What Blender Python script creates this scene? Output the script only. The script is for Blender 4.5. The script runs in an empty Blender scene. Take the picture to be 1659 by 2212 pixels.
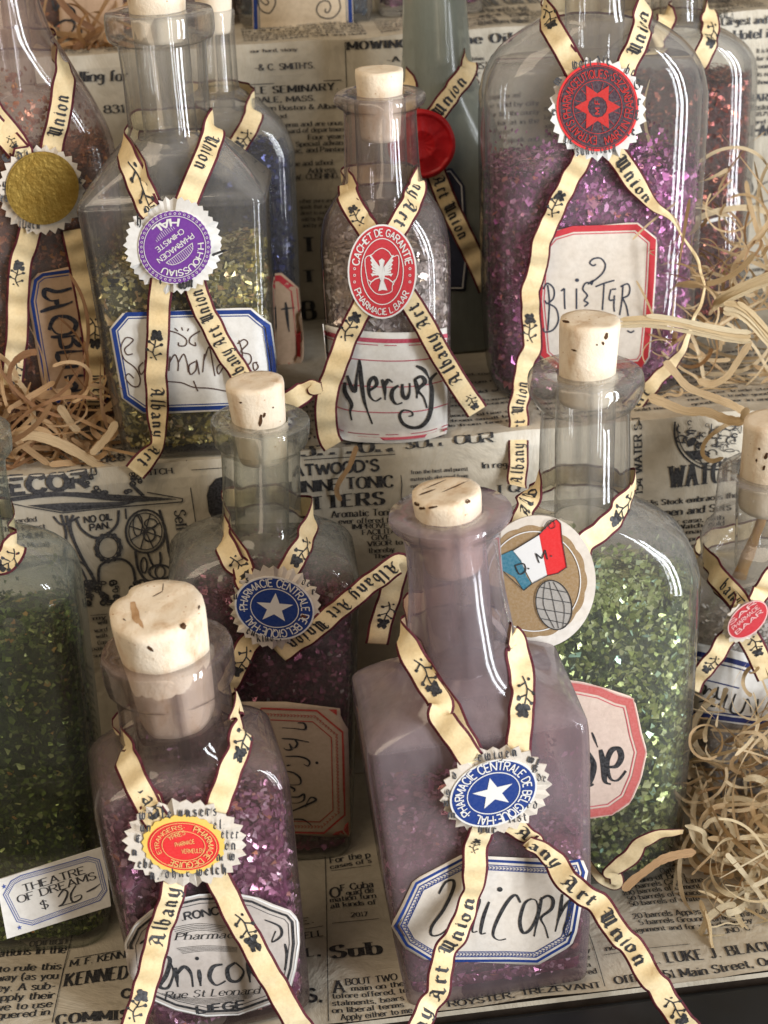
import bpy, math, random
from math import sin, cos, tan, pi, radians, sqrt, atan2, hypot, floor
from mathutils import Vector, Matrix
from mathutils.bvhtree import BVHTree

# ------------------------------------------------------------------ camera
scene = bpy.context.scene
COL = scene.collection
FOC, CX, CY = 3600.0, 829.5, 1106.0            # measured on a 1659 x 2212 view of the photograph
YAW, PITCH, ROLL = radians(6), radians(26), radians(2.7)
CAM = Vector((0, 0, .305))
FW = Vector((sin(YAW)*cos(PITCH), cos(YAW)*cos(PITCH), -sin(PITCH)))
R0 = Vector((cos(YAW), -sin(YAW), 0)); U0 = R0.cross(FW)
RT = R0*cos(ROLL) - U0*sin(ROLL); UP = U0*cos(ROLL) + R0*sin(ROLL)
FH = Vector((sin(YAW), cos(YAW), 0))
cd = bpy.data.cameras.new('camera'); cam = bpy.data.objects.new('camera', cd); COL.objects.link(cam)
cam.matrix_world = Matrix(((RT.x, UP.x, -FW.x, CAM.x), (RT.y, UP.y, -FW.y, CAM.y), (RT.z, UP.z, -FW.z, CAM.z), (0, 0, 0, 1)))
cd.sensor_fit = 'VERTICAL'; cd.sensor_height = 24; cd.lens = FOC/2212*24
cd.clip_start = .02; cd.clip_end = 50
cd.dof.use_dof = True; cd.dof.focus_distance = .43; cd.dof.aperture_fstop = 16
scene.camera = cam

# ------------------------------------------------------------------ light
W = bpy.data.worlds.new('World'); scene.world = W; W.use_nodes = True
bg = W.node_tree.nodes['Background']
bg.inputs[0].default_value = (1.0, .88, .74, 1); bg.inputs[1].default_value = .175
def area(name, loc, target, size, size_y, power, col):
    l = bpy.data.lights.new(name, 'AREA'); l.shape = 'RECTANGLE'; l.size = size; l.size_y = size_y
    l.energy = power; l.color = col
    o = bpy.data.objects.new(name, l); COL.objects.link(o); o.location = loc
    o.rotation_euler = (Vector(target) - Vector(loc)).to_track_quat('-Z', 'Y').to_euler()
    return o
area('window_light', (1.06, -.45, .22), (.05, .42, .10), .13, 1.4, 18, (.90, .94, 1.0))
area('window_light', (.88, -.65, .22), (.05, .42, .10), .13, 1.4, 17, (.90, .94, 1.0))
area('ceiling_light', (-.60, -.15, 1.15), (.0, .45, .08), .85, .85, 9, (1.0, .81, .59))
scene.view_settings.view_transform = 'Standard'; scene.view_settings.look = 'None'
scene.view_settings.exposure = 0; scene.view_settings.gamma = 1
scene.render.engine = 'CYCLES'
cy = scene.cycles
cy.use_denoising = True; cy.max_bounces = 12; cy.transparent_max_bounces = 40
cy.diffuse_bounces = 3; cy.glossy_bounces = 4; cy.transmission_bounces = 8
cy.sample_clamp_indirect = 6; cy.caustics_reflective = False; cy.caustics_refractive = False
cy.use_adaptive_sampling = True; cy.adaptive_threshold = .015

# ------------------------------------------------------------------ picture <-> place
def ray(u, v): return (FW + RT*((u-CX)/FOC) - UP*((v-CY)/FOC))
def on_plane(u, v, p, n):
    d = ray(u, v); return CAM + d*((p-CAM).dot(n)/d.dot(n))
def on_z(u, v, z): return on_plane(u, v, Vector((0, 0, z)), Vector((0, 0, 1)))
def on_y(u, v, y): return on_plane(u, v, Vector((0, y, 0)), Vector((0, 1, 0)))
def proj(p):
    q = p-CAM; w = q.dot(FW); return CX+FOC*q.dot(RT)/w, CY-FOC*q.dot(UP)/w
def depth(p): return (p-CAM).dot(FW)
K = 1659/3024
def frame(x0, y0, x1, out=1659):               # a zoomed view of the photograph -> 1659-wide pixels
    s = out/(x1-x0)
    def g(*pts):
        o = []
        for p in pts:
            if isinstance(p[0], (tuple, list)): o.append(g(*p))
            else: o.append((K*(x0+p[0]/s), K*(y0+p[1]/s)) + tuple(p[2:]))
        return o
    g.k = K/s
    return g
fA = frame(0, 0, 1100); fB = frame(1000, 0, 2000); fC = frame(1900, 0, 3024)
fD = frame(0, 900, 1100); fE = frame(1000, 900, 2000); fF = frame(1900, 900, 3024)
fG = frame(0, 1800, 1000); fH = frame(900, 1800, 2000); fI = frame(1900, 1800, 3024)
fJ = frame(0, 2800, 1200); fK = frame(1100, 2800, 2200); fL = frame(2000, 2800, 3024)
fM = frame(2400, 1100, 3024, 1534); fN = frame(900, 2300, 1500, 1106)
fP = frame(0, 0, 3024)                          # identity

# ------------------------------------------------------------------ objects
def link(o, parent=None):
    COL.objects.link(o)
    if parent is not None: o.parent = parent
    return o
def mesh_obj(name, verts, faces, mats, parent=None, mi=None, smooth=False):
    me = bpy.data.meshes.new(name); me.from_pydata([tuple(v) for v in verts], [], faces); me.update()
    for m in (mats if isinstance(mats, (list, tuple)) else [mats]): me.materials.append(m)
    if mi is not None: me.polygons.foreach_set('material_index', mi)
    if smooth: me.polygons.foreach_set('use_smooth', [True]*len(me.polygons))
    o = bpy.data.objects.new(name, me)
    link(o, parent)
    if parent is not None and parent.get('_origin') is None: pass
    return o
def tag(o, label=None, cat=None, group=None, kind=None):
    if label: o['label'] = label
    if cat: o['category'] = cat
    if group: o['group'] = group
    if kind: o['kind'] = kind
    return o
def empty(name, loc):
    o = bpy.data.objects.new(name, None); o.empty_display_size = .01; o.location = loc; COL.objects.link(o)
    return o
def adopt(root):                                # parts are modelled in world space: keep them there
    def deep(o):
        for c in o.children:
            deep(c)
    for c in root.children: c.matrix_parent_inverse = Matrix.Translation(-Vector(root.location))
def solid(o, t, off=-1):
    m = o.modifiers.new('thickness', 'SOLIDIFY'); m.thickness = t; m.offset = off; return o

# ------------------------------------------------------------------ materials
MATS = {}
def nt(name):
    m = bpy.data.materials.new(name); m.use_nodes = True; t = m.node_tree; t.nodes.clear()
    out = t.nodes.new('ShaderNodeOutputMaterial'); return m, t, out
def N(t, typ, **kw):
    n = t.nodes.new('ShaderNode'+typ)
    for k, v in kw.items():
        if k in n.inputs.keys() if isinstance(k, str) else False: n.inputs[k].default_value = v
        elif hasattr(n, k): setattr(n, k, v)
        else: n.inputs[k.replace('_', ' ')].default_value = v
    return n
def ramp(t, fac, stops, interp='LINEAR'):
    r = t.nodes.new('ShaderNodeValToRGB'); r.color_ramp.interpolation = interp
    e = r.color_ramp.elements
    while len(e) > 1: e.remove(e[-1])
    e[0].position = stops[0][0]; e[0].color = (*stops[0][1], 1)
    for p, c in stops[1:]:
        x = e.new(p); x.color = (*c, 1)
    t.links.new(fac, r.inputs[0]); return r.outputs[0]
def noise(t, scale, detail=3, rough=.5, vec=None, dist=0):
    n = t.nodes.new('ShaderNodeTexNoise'); n.inputs['Scale'].default_value = scale
    n.inputs['Detail'].default_value = detail; n.inputs['Roughness'].default_value = rough
    n.inputs['Distortion'].default_value = dist
    if vec is None:
        g = t.nodes.new('ShaderNodeNewGeometry'); vec = g.outputs['Position']
    t.links.new(vec, n.inputs['Vector']); return n.outputs['Fac']
def scaled(t, s):
    g = t.nodes.new('ShaderNodeNewGeometry'); m = t.nodes.new('ShaderNodeMapping')
    m.inputs['Scale'].default_value = s; t.links.new(g.outputs['Position'], m.inputs['Vector']); return m.outputs[0]
def bump(t, h, strength, dist):
    b = t.nodes.new('ShaderNodeBump'); b.inputs['Strength'].default_value = strength
    b.inputs['Distance'].default_value = dist; t.links.new(h, b.inputs['Height']); return b.outputs[0]
def mathn(t, op, a, b=None, c=None, clamp=False):
    m = t.nodes.new('ShaderNodeMath'); m.operation = op; m.use_clamp = clamp
    for i, x in enumerate((a, b, c)):
        if x is None: continue
        if isinstance(x, (int, float)): m.inputs[i].default_value = x
        else: t.links.new(x, m.inputs[i])
    return m.outputs[0]

def mat_paper(name, c1, c2, c3=None, scale=60, rough=.75, bstr=.25):
    if name in MATS: return MATS[name]
    m, t, out = nt(name); p = N(t, 'BsdfPrincipled')
    a = noise(t, scale, 5, .6); col = ramp(t, a, [(.3, c1), (.62, c2)] + ([(.78, c3)] if c3 else []))
    b = noise(t, scale*14, 3, .6)
    mx = N(t, 'MixRGB', blend_type='MULTIPLY'); mx.inputs[0].default_value = .35
    t.links.new(col, mx.inputs[1]); t.links.new(ramp(t, b, [(.3, (.72, .70, .66)), (.6, (1, 1, 1))]), mx.inputs[2])
    t.links.new(mx.outputs[0], p.inputs['Base Color']); p.inputs['Roughness'].default_value = rough
    p.inputs['Specular IOR Level'].default_value = .3
    t.links.new(bump(t, noise(t, scale*(5 if name != 'newspaper' else 1.8), 6, .6, scaled(t, (1, 1, .5)) if name == 'newspaper' else None, .8), bstr, .0006 if name != 'newspaper' else .006), p.inputs['Normal'])
    t.links.new(p.outputs[0], out.inputs[0]); MATS[name] = m; return m
def mat_ink(name, c, rough=.5, var=.35):
    if name in MATS: return MATS[name]
    m, t, out = nt(name); p = N(t, 'BsdfPrincipled')
    a = noise(t, 1500, 3, .7)
    hi = tuple(min(1, x+var*.22) for x in c)
    t.links.new(ramp(t, a, [(.35, c), (.75, hi)]), p.inputs['Base Color'])
    p.inputs['Roughness'].default_value = rough; p.inputs['Specular IOR Level'].default_value = .25
    t.links.new(p.outputs[0], out.inputs[0]); MATS[name] = m; return m
def mat_plain(name, c, rough=.6, spec=.3, metal=0, bscale=None, bstr=.3, bdist=.0004, c2=None, cscale=200):
    if name in MATS: return MATS[name]
    m, t, out = nt(name); p = N(t, 'BsdfPrincipled')
    c2 = c2 or tuple(x*.72 for x in c)
    t.links.new(ramp(t, noise(t, cscale, 4, .6), [(.35, c2), (.65, c)]), p.inputs['Base Color'])
    p.inputs['Roughness'].default_value = rough; p.inputs['Specular IOR Level'].default_value = spec
    p.inputs['Metallic'].default_value = metal
    if bscale: t.links.new(bump(t, noise(t, bscale, 4), bstr, bdist), p.inputs['Normal'])
    t.links.new(p.outputs[0], out.inputs[0]); MATS[name] = m; return m
def mat_glass(name, centre, edge, film, film_lo, film_hi, rough=.03, fscale=40, bstr=.12, bdist=.0006, streak=1.0, power=3.0, blotch=None, refr=0.0):
    """thin walled bottle glass: see-through tint that deepens at grazing angles, a film of dust or frosting, a Fresnel gloss"""
    if name in MATS: return MATS[name]
    m, t, out = nt(name); L = t.links.new
    lw = N(t, 'LayerWeight'); lw.inputs['Blend'].default_value = .5
    fac = lw.outputs['Facing']
    fp = mathn(t, 'POWER', fac, power)
    mxc = N(t, 'MixRGB'); L(fp, mxc.inputs[0]); mxc.inputs[1].default_value = (*centre, 1); mxc.inputs[2].default_value = (*edge, 1)
    tr = N(t, 'BsdfTransparent'); L(mxc.outputs[0], tr.inputs[0]); clear = tr.outputs[0]
    if refr:
        rf = N(t, 'BsdfRefraction'); rf.inputs['IOR'].default_value = 1.22; rf.inputs['Roughness'].default_value = .02; L(mxc.outputs[0], rf.inputs[0])
        L(bump(t, noise(t, 60, 2, .5, scaled(t, (1, 1, .3))), .5, .002), rf.inputs['Normal'])
        mr_ = N(t, 'MixShader'); mr_.inputs[0].default_value = refr; L(tr.outputs[0], mr_.inputs[1]); L(rf.outputs[0], mr_.inputs[2]); clear = mr_.outputs[0]
    df = N(t, 'BsdfDiffuse'); tl = N(t, 'BsdfTranslucent')
    n1 = noise(t, fscale, 7, .66, scaled(t, (1, 1, streak)), .8)
    n2 = noise(t, fscale*5, 5, .7, scaled(t, (1, 1, streak*.7)), .3)
    fc = ramp(t, noise(t, fscale*.7, 5, .65), [(.36, film), (.62, blotch or tuple(x*.75 for x in film))])
    L(fc, df.inputs[0]); L(fc, tl.inputs[0])
    dm = N(t, 'MixShader'); dm.inputs[0].default_value = .5; L(df.outputs[0], dm.inputs[1]); L(tl.outputs[0], dm.inputs[2])
    mr = N(t, 'MapRange'); L(mathn(t, 'MULTIPLY_ADD', n2, .45, mathn(t, 'MULTIPLY', n1, .6)), mr.inputs[0]); mr.inputs[1].default_value = .36; mr.inputs[2].default_value = .70
    mr.inputs[3].default_value = film_lo; mr.inputs[4].default_value = film_hi
    ff = mathn(t, 'ADD', mr.outputs[0], mathn(t, 'MULTIPLY', fp, film_hi*.5), clamp=True)
    gn = N(t, 'NewGeometry'); sx = N(t, 'SeparateXYZ'); L(gn.outputs['Normal'], sx.inputs[0])     # paler film on up-facing glass paints in reflected room light
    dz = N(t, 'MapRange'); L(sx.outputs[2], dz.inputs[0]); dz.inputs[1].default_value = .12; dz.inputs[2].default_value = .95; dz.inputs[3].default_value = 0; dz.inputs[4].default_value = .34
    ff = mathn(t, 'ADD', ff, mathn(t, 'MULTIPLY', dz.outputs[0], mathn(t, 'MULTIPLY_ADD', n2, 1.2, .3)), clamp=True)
    m1 = N(t, 'MixShader'); L(ff, m1.inputs[0]); L(clear, m1.inputs[1]); L(dm.outputs[0], m1.inputs[2])
    gl = N(t, 'BsdfGlossy'); gl.inputs['Roughness'].default_value = rough
    nb = bump(t, noise(t, 55, 2, .5, scaled(t, (1, 1, .3))), bstr, bdist*4)
    L(nb, gl.inputs['Normal'])
    fr = mathn(t, 'MULTIPLY_ADD', mathn(t, 'POWER', fac, 4.0), .75, .045)
    m2 = N(t, 'MixShader'); L(fr, m2.inputs[0]); L(m1.outputs[0], m2.inputs[1]); L(gl.outputs[0], m2.inputs[2])
    L(m2.outputs[0], out.inputs[0]); MATS[name] = m; return m
def mat_flakes(name, stops, rough=.27, metal=.45, spark=None):
    if name in MATS: return MATS[name]
    m, t, out = nt(name); p = N(t, 'BsdfPrincipled'); L = t.links.new
    g = N(t, 'NewGeometry'); r = g.outputs['Random Per Island']
    L(ramp(t, r, stops), p.inputs['Base Color'])
    p.inputs['Metallic'].default_value = metal; p.inputs['Roughness'].default_value = rough
    p.inputs['Specular IOR Level'].default_value = .8
    L(p.outputs[0], out.inputs[0]); MATS[name] = m; return m

BLACK = mat_ink('black_print', (.012, .011, .012))
GREYINK = mat_ink('faded_print', (.03, .028, .03), .7)
BLUE = mat_ink('blue_print', (.012, .04, .20), .5, .1)
NAVY = mat_ink('navy_print', (.02, .03, .13), .5, .1)
RED = mat_ink('red_print', (.52, .035, .045), .5, .1)
SRED = mat_ink('scarlet_print', (.68, .03, .03), .45, .1)
PINK = mat_ink('rose_print', (.56, .10, .12), .6, .1)
BROWNINK = mat_ink('brown_ink', (.07, .03, .02), .6)
MAROON = mat_plain('maroon_edge', (.12, .022, .03), .7, .2, c2=(.07, .012, .018), cscale=900)
PURPLE = mat_ink('purple_print', (.16, .04, .28), .5, .1)
WHITEP = mat_ink('white_print', (.72, .70, .66), .5, .1)
RIBBON = mat_paper('cream_ribbon', (.72, .54, .28), (.84, .69, .42), (.86, .74, .50), 90, .55)
LABEL = mat_paper('label_paper', (.64, .56, .46), (.74, .68, .60), (.68, .58, .44), 40)
TANLABEL = mat_paper('tan_label_paper', (.50, .33, .21), (.60, .42, .28), (.46, .30, .18), 50)
WHITELABEL = mat_paper('white_label_paper', (.68, .65, .60), (.78, .76, .71), (.64, .58, .48), 40)
ROSETTEP = mat_paper('rosette_paper', (.58, .50, .40), (.68, .61, .52), (.50, .43, .34), 80)
NEWS = mat_paper('newspaper', (.42, .365, .275), (.60, .54, .43), (.72, .67, .57), 24, .8, .35)
GOLD = mat_plain('gold_foil', (.34, .22, .045), .5, .4, .6, 900, .5, .0006, (.30, .18, .03), 300)
WAXRED = mat_plain('red_seal_wax', (.52, .006, .01), .48, .4, 0, 220, .5, .0012, (.38, .004, .008), 120)
# ------------------------------------------------------------------ pen lettering
# glyph = width ; stroke ; stroke ...   (cap height 10, x height 6.6, '~' = smooth)
GL = {}
def _defs(s):
    for ln in s.strip().split('\n'):
        k, rest = ln[0], ln[2:]
        p = rest.split(';'); w = float(p[0]); st = []
        for q in p[1:]:
            q = q.strip()
            if not q: continue
            sm = q[0] == '~'
            if sm: q = q[1:]
            st.append((sm, [tuple(float(c) for c in a.split(',')) for a in q.split()]))
        yield k, (w, st)
for k, g in _defs('''
A 7;0,0 3.5,10;3.5,10 7,0;1.3,3.5 5.7,3.5
B 6;0,0 0,10;~0,10 3,10 5,9.2 5,6.2 3,5.3 0,5.3;~0,5.3 3.5,5.3 5.8,4 5.8,1.3 3.5,0 0,0
C 6.4;~6.2,7.8 5.2,9.6 3.2,10 1,8.6 0,5 1,1.4 3.2,0 5.2,.4 6.2,2.2
D 6.6;0,0 0,10;~0,10 2.8,10 5.6,8.4 6.6,5 5.6,1.6 2.8,0 0,0
E 5.5;0,0 0,10;0,10 5.3,10;0,5.2 4.2,5.2;0,0 5.5,0
F 5.2;0,0 0,10;0,10 5.2,10;0,5.2 4.2,5.2
G 6.6;~6.2,7.8 5.2,9.6 3.2,10 1,8.6 0,5 1,1.4 3.4,0 5.4,.6 6.4,1.6;6.4,1.6 6.4,4.6 4,4.6
H 6.6;0,0 0,10;6.6,0 6.6,10;0,5.2 6.6,5.2
I 1.2;.6,0 .6,10
J 4;~3.6,10 3.6,3 3,.6 1.6,0 0,1.4
K 6.4;0,0 0,10;6,10 0,4;1.8,5.8 6.4,0
L 5.2;0,0 0,10;0,0 5.2,0
M 8;0,0 0,10;0,10 4,2;4,2 8,10;8,10 8,0
N 6.8;0,0 0,10;0,10 6.8,0;6.8,0 6.8,10
O 7;~3.5,10 1,8.6 0,5 1,1.4 3.5,0 6,1.4 7,5 6,8.6 3.5,10
P 5.8;0,0 0,10;~0,10 3.4,10 5.6,9 5.6,6 3.4,4.8 0,4.8
Q 7;~3.5,10 1,8.6 0,5 1,1.4 3.5,0 6,1.4 7,5 6,8.6 3.5,10;4,2.5 7,-.8
R 6.2;0,0 0,10;~0,10 3.4,10 5.4,9.2 5.4,6.2 3.4,5.2 0,5.2;2.8,5.2 6.2,0
S 5.6;~5.2,8.2 4,9.8 2,9.8 .5,8.4 .8,6.4 2.8,5.2 4.9,4 5.4,2.2 4.2,.3 1.8,0 .2,1.8
T 6.4;3.2,0 3.2,10;0,10 6.4,10
U 6.4;~0,10 0,3 1,.8 3.2,0 5.4,.8 6.4,3 6.4,10
V 6.8;0,10 3.4,0;3.4,0 6.8,10
W 9.6;0,10 2.4,0;2.4,0 4.8,9;4.8,9 7.2,0;7.2,0 9.6,10
X 6.6;0,10 6.6,0;6.6,10 0,0
Y 6.6;0,10 3.3,5 3.3,0;6.6,10 3.3,5
Z 6;0,10 6,10 0,0 6,0
a 5;~.6,5.4 2,6.6 3.6,6.4 4.2,5 4.2,1 5,0;~4.2,4 2,3.6 .3,2.4 .4,.6 2,0 4.2,1.6
b 5;0,10 0,0;~0,4.6 1.4,6.4 3.4,6.4 4.8,4.8 4.8,1.8 3.4,0 1.4,0 0,1.6
c 4.6;~4.4,5 3.4,6.4 1.6,6.4 .2,4.6 .2,2 1.6,.1 3.4,.1 4.6,1.4
d 5;4.8,10 4.8,0;~4.8,4.6 3.4,6.4 1.4,6.4 0,4.8 0,1.8 1.4,0 3.4,0 4.8,1.6
e 4.8;~.2,3.5 4.6,3.6 4.4,5.4 3.2,6.6 1.4,6.4 .1,4.6 .2,1.8 1.6,.1 3.4,.1 4.7,1.4
f 3.6;~3.8,9.4 2.8,10 1.6,9.2 1.4,7 1.4,0;0,6.4 3.2,6.4
g 5;~4.4,5 3.2,6.5 1.4,6.4 .3,4.8 .4,3 1.8,2.2 3.6,2.6 4.4,4;~4.6,6.4 4.6,0 4,-2.2 2,-3 .2,-2
h 5;0,10 0,0;~0,4.6 1.4,6.4 3.4,6.5 4.6,5 4.6,0
i 1.4;.7,6.4 .7,0;.7,8.4 .7,9.4
j 2;~1.4,6.4 1.4,-1.4 .6,-2.8 -.6,-2.6;1.4,8.4 1.4,9.4
k 5;0,10 0,0;4.4,6.4 0,2.6;1.6,3.8 5,0
l 1.4;.7,10 .7,0
m 7.8;0,6.4 0,0;~0,4.8 1.2,6.4 2.8,6.4 3.7,5 3.7,0;~3.7,4.8 5,6.4 6.6,6.4 7.4,5 7.4,0
n 5;0,6.4 0,0;~0,4.8 1.4,6.4 3.4,6.5 4.6,5 4.6,0
o 5;~2.5,6.5 .6,5.6 0,3.3 .6,.9 2.5,0 4.4,.9 5,3.3 4.4,5.6 2.5,6.5
p 5;0,6.4 0,-3;~0,4.6 1.4,6.4 3.4,6.4 4.8,4.8 4.8,1.8 3.4,0 1.4,0 0,1.6
q 5;4.8,6.4 4.8,-3;~4.8,4.6 3.4,6.4 1.4,6.4 0,4.8 0,1.8 1.4,0 3.4,0 4.8,1.6
r 3.6;0,6.4 0,0;~0,4.4 1.2,6 2.6,6.6 3.6,6
s 4.2;~3.8,5.4 2.8,6.5 1.2,6.4 .3,5.2 1.2,3.8 3,3 4,1.8 3.2,.2 1.2,0 0,1.2
t 3.4;~1.4,9 1.4,1.4 2.2,.1 3.4,.8;0,6.4 3.2,6.4
u 5;~0,6.4 0,1.6 1,.1 3,0 4.6,1.6;4.6,6.4 4.6,0
v 4.8;0,6.4 2.4,0;2.4,0 4.8,6.4
w 7;0,6.4 1.8,0;1.8,0 3.5,6;3.5,6 5.2,0;5.2,0 7,6.4
x 4.8;0,6.4 4.8,0;4.8,6.4 0,0
y 4.8;0,6.4 2.5,0;4.8,6.4 2,-1.4 .6,-3
z 4.4;0,6.4 4.4,6.4 0,0 4.4,0
0 5.6;~2.8,10 .8,8.4 0,5 .8,1.6 2.8,0 4.8,1.6 5.6,5 4.8,8.4 2.8,10
1 3;.4,8 1.8,10 1.8,0
2 5.4;~.3,7.8 1.4,9.8 3.6,9.9 5,8.2 4.4,5.8 0,0;0,0 5.4,0
3 5.2;~.4,8.4 1.8,10 4.2,9.4 4.4,6.8 2,5.4;~2,5.4 4.8,4.6 5,1.8 3,0 .8,.3 0,1.6
4 5.6;4.2,0 4.2,10 0,3 5.6,3
5 5.2;5,10 .8,10 .5,5.6;~.5,5.6 3,6.2 5,4.4 4.8,1.6 2.6,0 0,1
6 5.4;~4.8,9.4 2.6,9.4 .6,6.4 .2,2.6 1.4,.2 3.6,0 5.2,1.8 4.8,4.6 2.8,5.6 .5,4
7 5;0,10 5,10 1.6,0
8 5.2;~2.6,10 .6,9 .6,6.4 2.6,5.3 4.6,6.4 4.6,9 2.6,10;~2.6,5.3 .2,4 .2,1.2 2.6,0 5,1.2 5,4 2.6,5.3
9 5.2;~4.8,5.8 2.6,4.6 .4,5.6 .2,8 1.6,9.8 3.8,9.8 5,8 4.8,4 2.6,.2 .8,.4
. 1.6;.5,0 1.1,.6
, 1.8;.9,.8 .3,-1.4
' 1.6;.9,10 .4,7.6
- 4;.4,3.6 3.6,3.6
: 1.6;.5,.2 1.1,.8;.5,5 1.1,5.6
( 2.6;~2.4,11 .6,8 .2,4.5 .8,1 2.4,-2
) 2.6;~.2,11 2,8 2.4,4.5 1.8,1 .2,-2
& 7;~6.8,4.4 4,.4 1.8,0 .3,1.6 .6,4 4,7 3.8,9.4 2,9.8 1.2,8 2.6,5 6.8,0
$ 5.6;~5.2,8.2 4,9.6 2,9.6 .5,8.2 .8,6.4 2.8,5.2 4.9,4 5.4,2.2 4.2,.5 1.8,.3 .2,1.8;2.8,-1.4 2.8,11.4
# 1.8;.2,4.4 1.4,5.6;.2,5.6 1.4,4.4;.8,4.2 .8,5.8
'''): GL[k] = g
BLG = {}
for k, g in _defs('''
A 8;~.4,8.6 2.4,10 4.4,9 5,7;5,9.4 5,1 6.2,0 7.4,1.2;~3.6,8.4 2,6 2.2,3 .4,.4;2.2,4 5,4;.4,.4 1.8,1.2
U 8.4;~.2,8.4 1.2,9.8 2.6,9 2.4,7;2.4,9 2.4,1.6 4.2,0 6.4,1.8;5.8,9.6 6.6,8.6 6.6,1 7.4,0 8.2,.8;4.3,9.4 4.3,1;.4,5 2.4,5.6
l 2.6;.4,9.4 1.3,10 1.3,1 2.2,0
b 5.4;.3,9.4 1.2,10 1.2,1 2.6,0 4.2,1.2 4.2,5 3,6.6 1.2,5.2
a 5.2;.8,5.6 2.2,6.6 3.6,5.4 3.6,1 4.6,0;3.6,3.8 1.8,3 .8,2 .8,1 1.8,0 3.6,1.2
n 5.6;.2,5.8 1,6.4 1,1 1.8,0;1.2,5.2 2.8,6.6 4,5.4 4,1 4.9,0
y 5.4;.4,6 1.2,6.4 1.2,1.4 2.6,0 4,1.2;3.4,6 4.2,6.4 4.2,-1 2.4,-3 .8,-2.2
r 4.2;.2,5.8 1,6.4 1,1 1.8,0;1.2,5.2 2.6,6.6 3.8,5.6
t 3.8;1.2,8.6 1.2,1 2.2,0 3.2,.8;0,6.2 3.2,6.2
i 2.6;.4,5.8 1.3,6.4 1.3,1 2.2,0;1,8.2 1.8,9
o 5.2;2.2,6.6 1,5.4 1,1.4 2.4,0 4,1.2 4,5.2 2.2,6.6
e 4.8;1,3.4 3.8,5 2.4,6.6 1,5.4 1,1.2 2.4,0 4,1
u 5.6;.4,6 1.2,6.4 1.2,1.2 2.4,0 4,1.2;3.3,6 4.1,6.4 4.1,1 5,0
s 4.4;3.6,6 2.4,6.6 1,5.4 3.4,2.6 3.4,1 2.2,0 .6,.8
w 7.4;.4,6 1.2,6.4 1.2,1.2 2.4,0 3.6,1.2;3,6 3.7,6.4 3.7,1.2 5,0 6.4,1.4 6.4,5.2 5.4,6.6
h 5.4;.3,9.4 1.2,10 1.2,1 2,0;1.2,5.2 2.8,6.6 4,5.4 4,.4 3,-1.8
f 3.8;3.6,9.6 2.4,10 1.4,8.8 1.4,-1.6;0,6.2 3.2,6.2
c 4.4;3.6,5.6 2.4,6.6 1,5.4 1,1.2 2.4,0 3.8,1
d 5.2;1.4,9.6 4,6 4,1.2 2.4,0 1,1.2 1,5.2 2.4,6.4
g 5.2;2.2,6.6 1,5.4 1,1.4 2.2,.4 4,1.6;3.6,6.6 4.2,5.8 4.2,-1 2.4,-3 .8,-2.2
m 8;.2,5.8 1,6.4 1,1 1.8,0;1.2,5.2 2.8,6.6 3.8,5.4 3.8,1 4.6,0;4,5.2 5.6,6.6 6.6,5.4 6.6,1 7.4,0
E 6.4;5.4,8.6 3.4,10 1,7.6 1,2.4 3.4,0 5.8,1.6;1,5 4.6,5.4;3,9 3,1
B 6.4;1.2,10 1.2,0;1.2,9.4 3.4,10 4.8,8.6 3,5.6 5.4,3.4 3.6,0 1.2,.6
'''): BLG[k] = g
for k in GL:
    if k not in BLG: BLG[k] = GL[k]

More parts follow.
